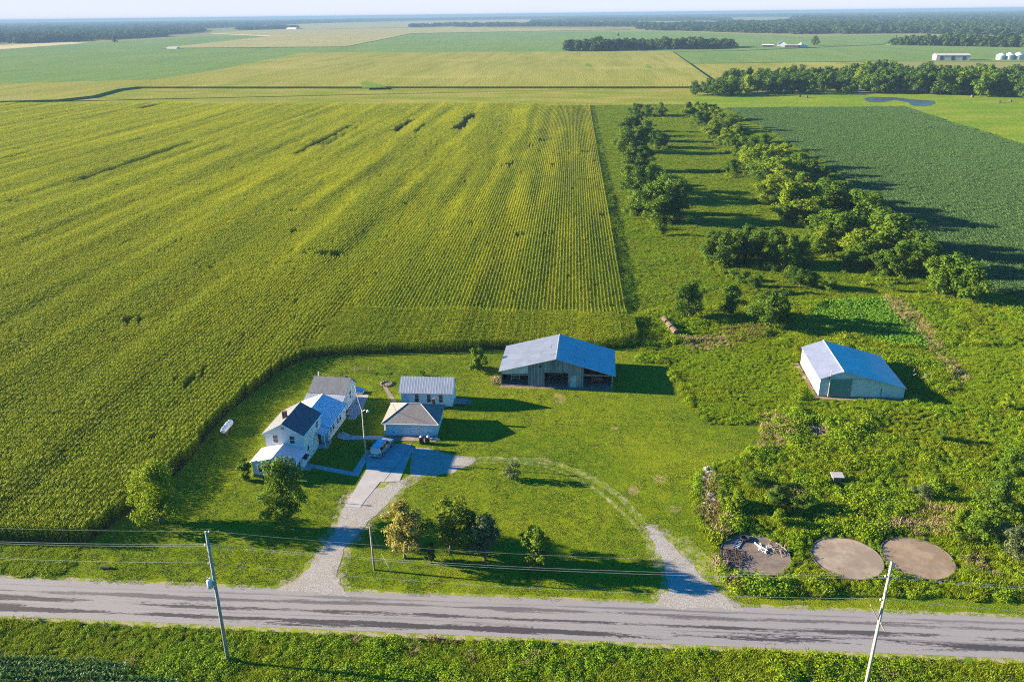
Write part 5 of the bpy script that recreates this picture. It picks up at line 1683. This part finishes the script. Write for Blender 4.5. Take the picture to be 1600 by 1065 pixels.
# ------------------------------------------------------------------ yard objects
def suv():
    B = (at(588, 713) + at(607, 695)) / 2
    t = thing('parked_car', 'silver blue station wagon parked on the shaded apron facing the garage', 'car', (B[0], B[1], .062), -R(14))
    # front points to +y; sections: y, half width low, half width belt, z low, z belt, half width roof, z roof
    S = [(-2.38, .70, .74, .42, .72, .70, .78), (-2.30, .82, .86, .30, .92, .80, .98), (-2.15, .85, .89, .26, .98, .70, 1.52), (-1.6, .86, .90, .25, .98, .68, 1.68), (-.4, .86, .91, .25, .97, .68, 1.72), (.35, .86, .91, .25, .96, .67, 1.68),
         (.75, .86, .91, .25, .96, .70, 1.40), (1.15, .86, .90, .25, .96, .80, 1.02), (1.9, .85, .88, .26, .90, .76, .94), (2.25, .80, .83, .30, .82, .70, .85), (2.38, .68, .72, .40, .66, .62, .70)]
    m = MB(); vs, fs = [], []
    for y, wl, wb, zl, zb, wr, zr in S:
        vs += [(-wl, y, zl), (-wb, y, (zl + zb) / 2), (-wb, y, zb), (-wr, y, zr), (wr, y, zr), (wb, y, zb), (wb, y, (zl + zb) / 2), (wl, y, zl)]
    n = 8
    for i in range(len(S) - 1):
        for k in range(n):
            fs.append((i * n + k, i * n + (k + 1) % n, (i + 1) * n + (k + 1) % n, (i + 1) * n + k))
    fs += [tuple(range(n))[::-1], tuple(range((len(S) - 1) * n, len(S) * n))]
    m.add(vs, [f[::-1] for f in fs]).build('body', CARPAINT, t)

    def panel(nm, q, mat, off):
        o = Vector(off)
        P = [Vector(p) for p in q]
        return MB().add([p + o for p in P] + [p - o * .5 for p in P], [(0, 1, 2, 3), (7, 6, 5, 4), (0, 4, 5, 1), (1, 5, 6, 2), (2, 6, 7, 3), (3, 7, 4, 0)]).build(nm, mat, t)
    panel('rear_window', [(-.70, -2.20, 1.05), (.70, -2.20, 1.05), (.62, -2.135, 1.46), (-.62, -2.135, 1.46)], GLASS, (0, -.03, 0))
    panel('windshield', [(-.72, 1.08, 1.06), (.72, 1.08, 1.06), (.62, .42, 1.62), (-.62, .42, 1.62)], GLASS, (0, .025, .025))
    for s in (-1, 1):
        for y0, y1 in ((-2.0, -1.25), (-1.15, -.35), (-.25, .45)):
            panel('side_window', [(s * .885, y0, 1.06), (s * .885, y1 + (.18 if y1 > 0 else 0), 1.06), (s * .715, y1, 1.58), (s * .715, y0 + .05, 1.58)], GLASS, (s * .02, 0, .005))
        MB().tube([(s * .60, -1.9, 1.73), (s * .60, .2, 1.76)], .025, 6).build('roof_rail', CARTRIM, t)
        MB().box(s * .74 - .09, s * .74 + .09, -2.40, -2.31, .62, .95).build('tail_light', REDLAMP, t)
        MB().box(s * .62 - .14, s * .62 + .14, 2.28, 2.36, .62, .78).build('headlight', CLEARLAMP, t)
        MB().box(s * .98 - .08, s * .98 + .08, .62, .76, .98, 1.14).build('mirror', CARTRIM, t)
        for y in (-1.45, 1.42):
            wh = MB().tube([(s * .72, y, .34), (s * .93, y, .34)], .34, 18).build('wheel', DARK, t)
            MB().tube([(s * .90, y, .34), (s * .945, y, .34)], .20, 14).build('rim', STEELG, wh)
    MB().box(-.86, .86, -2.50, -2.36, .36, .58).build('rear_bumper', STEELG, t)
    MB().box(-.82, .82, 2.34, 2.46, .34, .58).build('front_bumper', CARTRIM, t)
    MB().box(-.26, .26, -2.52, -2.502, .44, .56).build('number_plate', CLEARLAMP, t)
    return t


suv()


def bin_(loc, label, rz=0):
    t = thing('trash_bin', label, 'trash bin', loc, rz, 'bins before the garage')
    m = MB()
    m.add([(-.25, -.28, .08), (.25, -.28, .08), (.25, .28, .08), (-.25, .28, .08), (-.32, -.36, 1.0), (.32, -.36, 1.0), (.32, .36, 1.0), (-.32, .36, 1.0)], [(0, 3, 2, 1), (0, 1, 5, 4), (1, 2, 6, 5), (2, 3, 7, 6), (3, 0, 4, 7), (4, 5, 6, 7)])
    m.build('body', BINPLASTIC, t)
    MB().box(-.34, .34, -.38, .38, 1.003, 1.07).build('lid', BINPLASTIC, t)
    for x in (-.27, .27):
        MB().tube([(x - .03, .3, .11), (x + .03, .3, .11)], .11, 12).build('wheel', DARK, t)
    return t


bin_(tuple(at(659, 693)), 'black trash bin left of two before the right garage door')
bin_(tuple(at(668, 692.5)), 'black trash bin right of two before the right garage door')
for i, (x, y, lb) in enumerate(((657, 690.8, 'white plastic bag on the left trash bin'), (668, 690.3, 'white plastic bag on the right trash bin'))):
    c = at(x + 1.5, y + 2)
    b = MB().lathe([(.08, 0), (.22, .05), (.24, .13), (.15, .22), (.04, .28)], (0, 0, 0), 9)
    r = np.random.default_rng(i)
    b.v = [(v[0] + r.normal(0, .03), v[1] + r.normal(0, .03), v[2] + (r.normal(0, .015) if v[2] > .01 else 0)) for v in b.v]
    o = b.build('plastic_bag', PALEBAG, None, True); tag(o, lb, 'bag'); o.location = (c[0], c[1], 1.073)
tag(MB().box(-.9, .9, -.25, .25, 0, .22).box(-.7, -.2, -.2, .2, .222, .4).box(.1, .6, -.15, .2, .222, .35).build('planter_box', PALEWOOD), 'low wooden planter box at the right corner of the garage front', 'planter').location = tuple(at(678, 687) + np.array([0, 0, .005]))

# propane tank
tk = thing('propane_tank', 'white capsule propane tank on the lawn beside the corn', 'propane tank', (at(348, 682) + at(363, 664)) / 2, math.atan2(*(at(363, 664) - at(348, 682))[[1, 0]]))
prof = [(.02, -1.75), (.25, -1.70), (.42, -1.55), (.50, -1.30), (.50, 1.30), (.42, 1.55), (.25, 1.70), (.02, 1.75)]
b = MB().lathe(prof, (0, 0, 0), 20)
b.v = [(z, y, x + .80) for x, y, z in b.v]
b.build('body', TANKW, tk, True)
MB().lathe([(.2, 0), (.2, .12), (.12, .2), (.02, .22)], (0, 0, 1.27), 14).build('valve_dome', TANKW, tk)
for x in (-1.0, 1.0):
    MB().box(x - .1, x + .1, -.38, .38, 0, .36).build('leg', OLDCONC, tk)

# satellite dish by the porch
sd_ = thing('satellite_dish', 'pale satellite dish on a post at the left porch corner', 'satellite dish', at(389, 744))
MB().tube([(0, 0, 0), (0, 0, .9)], .04, 8).build('post', STEELG, sd_)
b = MB()
nn = Vector((-.5, -.55, .5)).normalized(); ux = nn.cross(Vector((0, 0, 1))).normalized(); uy = nn.cross(ux)
rings = []
for r_, dd in ((.02, 0), (.25, .04), (.45, .13), (.47, .13), (.25, .02), (.02, -.03)):
    rings.append([Vector((0, 0, 1.15)) + nn * dd + (ux * math.cos(a) + uy * math.sin(a)) * r_ for a in np.linspace(0, 2 * math.pi, 19)[:-1]])
b.add([p for r_ in rings for p in r_], [(i * 18 + k, i * 18 + (k + 1) % 18, (i + 1) * 18 + (k + 1) % 18, (i + 1) * 18 + k) for i in range(5) for k in range(18)])
b.build('dish', PORCELAIN, sd_, True)
MB().tube([(0, 0, .9), tuple(Vector((0, 0, 1.15)) - nn * .02)], .03, 6).tube([tuple(Vector((0, 0, .95)) + nn * .1), tuple(Vector((0, 0, 1.1)) + nn * .5)], .02, 6).build('arm', STEELG, sd_)

# wooden clothes frame behind the house
t = thing('clothesline', 'low wooden clothesline frame on the lawn behind the house', 'clothesline', (at(555, 582) + at(577, 582)) / 2)
for s in (-1, 1):
    MB().tube([(s * 1.3, 0, 0), (s * 1.3, 0, 1.2)], .06, 6).tube([(s * 1.3, -.6, 1.15), (s * 1.3, .6, 1.15)], .05, 6).build('post', OLDWOOD, t)
for y in (-.5, .5):
    MB().tube([(-1.3, y, 1.17), (1.3, y, 1.17)], .03, 5).build('rail', OLDWOOD, t)
# fire ring
t = thing('fire_ring', 'stone fire ring at the end of the flagstone path', 'fire ring', at(604, 600))
m = MB()
for k in range(14):
    a = k / 14 * 2 * math.pi
    c = (math.cos(a) * .95, math.sin(a) * .95)
    m.lathe([(.12, 0), (.22, .08), (.2, .2), (.08, .27)], (c[0], c[1], 0), 6)
m.build('stones', plain('sooty_ring_stones', (0.17, 0.15, 0.125), 0.9, var=.4, scale=3), t)
MB().lathe([(.75, .02), (.6, .06), (.05, .1)], (0, 0, 0), 12).build('ash', TANDIRT, t)
t = thing('bulkhead', 'blue covered cellar hatch beside the rear of the house', 'cellar hatch', at(562, 613) + np.array([-.2, .0, 0]), -R(4))
MB().prism([(-.9, 0), (.9, 0), (.9, .35), (-.9, .8)], 'y', -.7, .7).build('frame', WORKW, t)
MB().slab([(-1.0, -.8, .88), (1.0, -.8, .40), (1.0, .8, .40), (-1.0, .8, .88)], .04).build('cover', TARP, t)

# concrete pads of vanished silos
PL = ['old round concrete pad strewn with scrap, left of three', 'old round concrete pad in the middle of three', 'old round concrete pad, rightmost of three beyond the pole']
for i, c in enumerate(PADC):
    t = thing('concrete_pad', PL[i], 'concrete pad', c, 0, 'round silo foundations')
    MB().lathe([(PADR, 0), (PADR, .15)], (0, 0, 0), 56).build('slab', PADM[i], t)
    m = MB()
    n = 56
    vs, fs = [], []
    for k in range(n):
        a = 2 * math.pi * k / n
        for r_, z in ((PADR + .003, .0), (PADR + .10, .0), (PADR + .10, .21), (PADR + .003, .21)):
            vs.append((r_ * math.cos(a), r_ * math.sin(a), z))
    for k in range(n):
        for j in range(4):
            fs.append((k * 4 + j, ((k + 1) % n) * 4 + j, ((k + 1) % n) * 4 + (j + 1) % 4, k * 4 + (j + 1) % 4))
    m.add(vs, [f[::-1] for f in fs]).build('rim', plain('old_pad_rim', (0.10, 0.082, 0.065), .9, var=.4), t)
Z = .154


def on_pad(x, y):
    p = at(x, y, Z); return np.array([p[0], p[1], Z])


r = np.random.default_rng(5)
for i, (x, y, ln, a, lb) in enumerate(((1186, 855, 1.9, 1.9, 'white metal pipe on the scrap pad, leftmost'), (1189, 856, 1.8, 2.3, 'white metal pipe on the scrap pad, crossing the leftmost'), (1192, 857, 1.9, 1.7, 'white metal pipe on the scrap pad, middle of the heap'), (1194, 859, 1.6, .3, 'short white metal pipe on the scrap pad, lying across'), (1197, 858, 1.3, 1.2, 'white metal pipe on the scrap pad, rightmost'))):
    o = MB().tube([(-ln / 2, 0, .07), (ln / 2, 0, .07 + .0)], .07, 8).build('metal_pipe', TANKW); o.location = tuple(on_pad(x, y) + np.array([0, 0, .14 * (i % 2) * 1.0])); o.rotation_euler = (0, 0, a); tag(o, lb, 'pipe', 'white pipes on the scrap pad')
t = thing('steel_ladder', 'short rusty steel ladder lying on the scrap pad', 'ladder', on_pad(1153, 850), R(60))
for y in (-.3, .3):
    MB().tube([(-.9, y, .05), (.9, y, .05)], .05, 6).build('rail', STEELG, t)
for x in (-.7, -.35, 0, .35, .7):
    MB().tube([(x, -.3, .05), (x, .3, .05)], .035, 6).build('rung', STEELG, t)
b = MB()
for k in range(24):
    a0, a1 = 2 * math.pi * k / 24, 2 * math.pi * (k + 1) / 24
    b.tube([(.5 * math.cos(a0), .5 * math.sin(a0), .16), (.5 * math.cos(a1), .5 * math.sin(a1), .16)], .16, 7, cap=False)
o = b.build('old_tyre', DARK, None, True); o.location = tuple(on_pad(1164, 842)); tag(o, 'old black tyre at the back of the scrap pad', 'tyre')


def brush(name, label, c, rx, ry, n, h, mat, cat='brush pile', ln=1.2, seed=1, rad=.03):
    r = np.random.default_rng(seed)
    m = MB()
    for _ in range(n):
        a, q = r.uniform(0, 6.28), math.sqrt(r.random())
        p = Vector((rx * q * math.cos(a), ry * q * math.sin(a), r.uniform(.02, h) * (1.1 - q)))
        d = Vector((r.normal(), r.normal(), r.normal(0, .3))).normalized() * ln * r.uniform(.4, 1)
        e = p + d; e.z = max(.03, e.z)
        m.tube([tuple(p), tuple((p + e) / 2 + Vector((0, 0, r.uniform(0, .15)))), tuple(e)], [rad, rad * .8, rad * .5], 4)
    o = m.build(name, mat); o.location = tuple(c)
    return tag(o, label, cat)


brush('brush_pile', 'dark dead vines sprawling on the left of the scrap pad', on_pad(1146, 872), 1.5, 1.9, 150, .35, DARKSTICKS, seed=3)
brush('brush_pile', 'tangle of dead branches right of the white pipes', on_pad(1212, 858), 1.5, .6, 60, .4, OLDWOOD, seed=4)
brush('brush_pile', 'tan heap of brush against the left end of the barn', at(777, 595), .9, 1.6, 130, .9, STICKS, seed=5, ln=1.0)
brush('brush_pile', 'brown heap of scrap wood in the weeds below the shed', at(1279, 674), 1.4, 1.3, 110, .4, STICKS, seed=6)
brush('brush_pile', 'dead brush beside the stones at the edge of the weeds', at(1112, 800), 1.4, 3.4, 180, .8, STICKS, seed=7)
brush('brush_pile', 'dead brush at the right of the gravel entrance', at(1128, 885), .9, 2.2, 110, .6, STICKS, seed=8)
brush('brush_pile', 'weathered boards piled in the shade right of the shed', at(1427, 591), 1.8, .8, 40, .3, OLDWOOD, seed=9, ln=2.2, rad=.06)
brush('brush_pile', 'small heap of sticks before the shed front', at(1383, 623), .8, .4, 40, .4, STICKS, seed=10, ln=.8)
sheet('scrap_hollow', [(DEBRIS[0] + 2.0 * math.cos(a), DEBRIS[1] + 2.4 * math.sin(a)) for a in np.linspace(0, 6.28, 15)[:-1]], .02, TANDIRT, 'bare hollow under the scrap wood', wob=.15, step=.6)
o = MB().box(-.4, .4, -.2, .2, 0, .3).box(-.3, .3, -.15, .15, .302, .36).build('feed_trough', TANKW); o.location = tuple(at(1293, 666)); o.rotation_euler = (0, 0, .4); tag(o, 'small white trough beside the scrap wood', 'trough')

# stones at the edge of the weeds
rock_m = []
for i in range(4):
    r = np.random.default_rng(60 + i)
    import bmesh
    bm = bmesh.new(); bmesh.ops.create_icosphere(bm, subdivisions=2, radius=.5)
    for v in bm.verts:
        v.co *= 1 + r.normal(0, .10)
        v.co.z = max(v.co.z * .7, -.2)
    me = bpy.data.meshes.new('rock'); bm.to_mesh(me); bm.free(); me.materials.append(ROCK); rock_m.append(me)
RK = [(1103, 735, 1.0), (1108, 731, .8), (1098, 742, .8), (1106, 742, 1.2), (1112, 738, .7), (1100, 750, 1.1), (1107, 752, .9), (1114, 748, .8), (1095, 757, .7), (1103, 770, 1.0), (1110, 776, 1.2), (1106, 782, .9), (1115, 784, 1.0), (1100, 788, .8), (1119, 794, .7), (1092, 748, .6), (1117, 757, .6), (1096, 765, .5)]
for i, (x, y, s) in enumerate(sorted(RK, key=lambda q: q[1])):
    o = bpy.data.objects.new('rock', rock_m[i % 4]); col.objects.link(o)
    o.location = tuple(at(x, y) + np.array([0, 0, .2 * s])); o.scale = (s, s * .8, s * .9); o.rotation_euler = (0, 0, i * 1.7)
    tag(o, 'pale limestone rock, %s from the back of the stone heap at the weed edge' % ordinal(i + 1), 'rock', 'pale rocks at the edge of the weeds')

# capped well
t = thing('well_cover', 'pale concrete well box with a flat lid among the weeds', 'well cover', CAP)
MB().box(-.55, .55, -.4, .4, 0, .75).build('base', OLDCONC, t)
MB().slab([(-.8, -.6, .80), (.8, -.6, .80), (.8, .65, .95), (-.8, .65, .95)], .08).build('lid', CONC, t)


def bale(loc, rz, label, group, rad=.75, ln=1.4):
    t = thing('hay_bale', label, 'hay bale', loc, rz, group)
    n = 24
    b = MB().tube([(-ln / 2, 0, rad), (ln / 2, 0, rad)], rad, n, cap=False)
    b.build('body', HAY, t)
    m = MB()
    for x in (-ln / 2, ln / 2):
        m.add([(x, rad * math.cos(2 * math.pi * k / n), rad + rad * math.sin(2 * math.pi * k / n)) for k in range(n)], [tuple(range(n))])
    m.build('end', HAYEND, t)
    return t


A, B = at(1040, 506), at(1054, 522)
ang = math.atan2(B[1] - A[1], B[0] - A[0])
LB = np.linalg.norm(B - A) / 2 * .98
for k, w in ((0, 'rear'), (1, 'middle'), (2, 'front')):
    bale(A + (B - A) * k / 2, ang + .05 * (k - 1), 'brown round hay bale, %s one of the row of three in the weeds' % w, 'row of hay bales in the weeds', .68, LB * .8)


for i, (x, y) in enumerate(((1199, 151), (1250, 152), (1260, 153), (1519, 152.5), (1562, 161), (1578, 160))):
    bale(at(x, y), .4 + i, 'distant round hay bale in the pasture, %s from the left' % ordinal(i + 1), 'hay bales in the pasture', .9, 1.5)

# culvert and marker in the near ditch
o = MB().tube([(-.5, 0, .12), (.5, 0, .12)], .2, 14).build('culvert_pipe', DARK); o.location = tuple(at(166, 888)); tag(o, 'dark culvert end in the roadside grass at left', 'culvert')
t = thing('mailbox_stub', 'short dark post on the lawn edge left of the drive', 'post', at(533, 786))
MB().tube([(0, 0, 0), (0, 0, 1.0)], .06, 6).build('post', OLDWOOD, t)
MB().box(-.12, .12, -.12, .12, 1.0, 1.15).build('cap', DARK, t)

# ------------------------------------------------------------------ far farmsteads
FARW = plain('far_white_paint', (0.72, 0.71, 0.68), 0.6, var=.1, scale=.3)
FARR = plain('far_grey_roof', (0.30, 0.30, 0.32), 0.5, .3, var=.15, scale=.3)
FARD = plain('far_dark_siding', (0.10, 0.07, 0.06), 0.8, var=.2, scale=.3)
FARTAN = plain('far_tan_roof', (0.52, 0.46, 0.40), 0.5, .2, var=.1, scale=.3)


def far_shed(x0, x1, yb, hp, ridge, wallm, roofm, label, depth=14, cat='building', doors=0, name='farm_shed'):
    A, B = at(x0, yb), at(x1, yb)
    w = np.linalg.norm(B - A); h = px_height((x0 + x1) / 2, yb, hp)
    t = thing(name, label, cat, (A + B) / 2, math.atan2(B[1] - A[1], B[0] - A[0]))
    hr = h * (1 + ridge)
    if ridge < .6:
        MB().prism([(0, 0), (depth, 0), (depth, h), (depth / 2, hr - .1), (0, h)], 'x', -w / 2, w / 2).build('wall', wallm, t)
        for q in ([(-w / 2 - .5, -.5, h - .05), (w / 2 + .5, -.5, h - .05), (w / 2 + .5, depth / 2, hr), (-w / 2 - .5, depth / 2, hr)], [(-w / 2 - .5, depth / 2, hr + .01), (w / 2 + .5, depth / 2, hr + .01), (w / 2 + .5, depth + .5, h - .05), (-w / 2 - .5, depth + .5, h - .05)]):
            MB().slab(q, .15).build('roof', roofm, t)
    else:
        MB().prism([(-w / 2, 0), (w / 2, 0), (w / 2, h), (0, hr - .1), (-w / 2, h)], 'y', 0, depth).build('wall', wallm, t)
        for q in ([(-w / 2 - .5, -.5, h - .2), (0, -.5, hr), (0, depth, hr), (-w / 2 - .5, depth, h - .2)], [(0, -.5, hr + .01), (w / 2 + .5, -.5, h - .2), (w / 2 + .5, depth, h - .2), (0, depth, hr + .01)]):
            MB().slab(q, .2).build('roof', roofm, t)
    for i in range(doors):
        x = -w / 2 + w * (i + .5) / doors
        MB().box(x - 2, x + 2, -.08, -.01, 0, h * .8).build('door', FARD, t)
    return t


def bin_tower(x, yb, hp, r_, label, group='far grain bins'):
    h = px_height(x, yb, hp)
    t = thing('grain_bin', label, 'grain bin', at(x, yb), 0, group)
    MB().lathe([(r_, 0), (r_, h * .68)], (0, 0, 0), 24).build('wall', STEELG, t, False)
    MB().lathe([(r_ + .2, h * .68 + .01), (r_ * .2, h * .97), (.3, h)], (0, 0, 0), 24).build('roof', FARW, t)


far_shed(1191, 1208, 74.5, 4, .25, FARD, FARW, 'long low dark shed at the left of the far farmstead', 12)
far_shed(1214, 1229, 74, 5, 1.0, FARW, FARR, 'tall gabled white barn of the far farmstead', 16, 'barn')
far_shed(1226, 1247, 75.5, 4.5, .2, FARD, FARTAN, 'low tan roofed shed before the far barn', 12)
bin_tower(1251, 75, 8, 4.5, 'pale grain bin right of the far barn')
far_shed(1254, 1262, 75, 3.5, .3, FARW, FARW, 'small white shed at the right of the far farmstead', 8)
far_shed(1462, 1515, 95.5, 9, .25, FARTAN, FARTAN, 'long tan metal building behind the woods at right', 18, doors=3)
for i, (x, r_) in enumerate(((1563, 5.5), (1576, 6.0), (1590, 6.0))):
    bin_tower(x, 94, 11 + i * .7, r_, 'shiny grain bin with conical roof, %s of the three at the right edge' % ['leftmost', 'middle', 'rightmost'][i])
far_shed(261, 276, 77, 2.5, .3, FARW, FARW, 'tiny white building alone in the far left fields', 10)
far_shed(384, 392, 46.5, 2, .3, FARW, FARW, 'white farm building before the small far grove', 20)
far_shed(448, 462, 45.8, 1.8, .3, FARW, FARW, 'long white farm building right of the small far grove', 20)
far_shed(1263, 1270, 51, 2, .3, FARW, FARW, 'white building at the edge of the far right woods', 14)

# ------------------------------------------------------------------ grow
add_corn()
add_lawn()
add_weeds()
add_soy()
add_trees()

# ------------------------------------------------------------------ air
hz = MB().box(-29000, 29000, -2500, 57000, -1.0, 64.0).build('haze', None)
hz.data.materials.clear()
hm_ = bpy.data.materials.new('haze_air'); hm_.use_nodes = True
for q in list(hm_.node_tree.nodes):
    if q.type == 'BSDF_PRINCIPLED':
        hm_.node_tree.nodes.remove(q)
pv = hm_.node_tree.nodes.new('ShaderNodeVolumePrincipled')
pv.inputs['Color'].default_value = (0.185, 0.30, 0.455, 1)
pv.inputs['Density'].default_value = HAZE_D
pv.inputs['Anisotropy'].default_value = 0.0
hm_.node_tree.links.new(pv.outputs[0], next(q for q in hm_.node_tree.nodes if q.type == 'OUTPUT_MATERIAL').inputs['Volume'])
hz.data.materials.append(hm_)
tag(hz, 'thin bluish haze in the air over the farmland', 'haze', None, 'stuff')
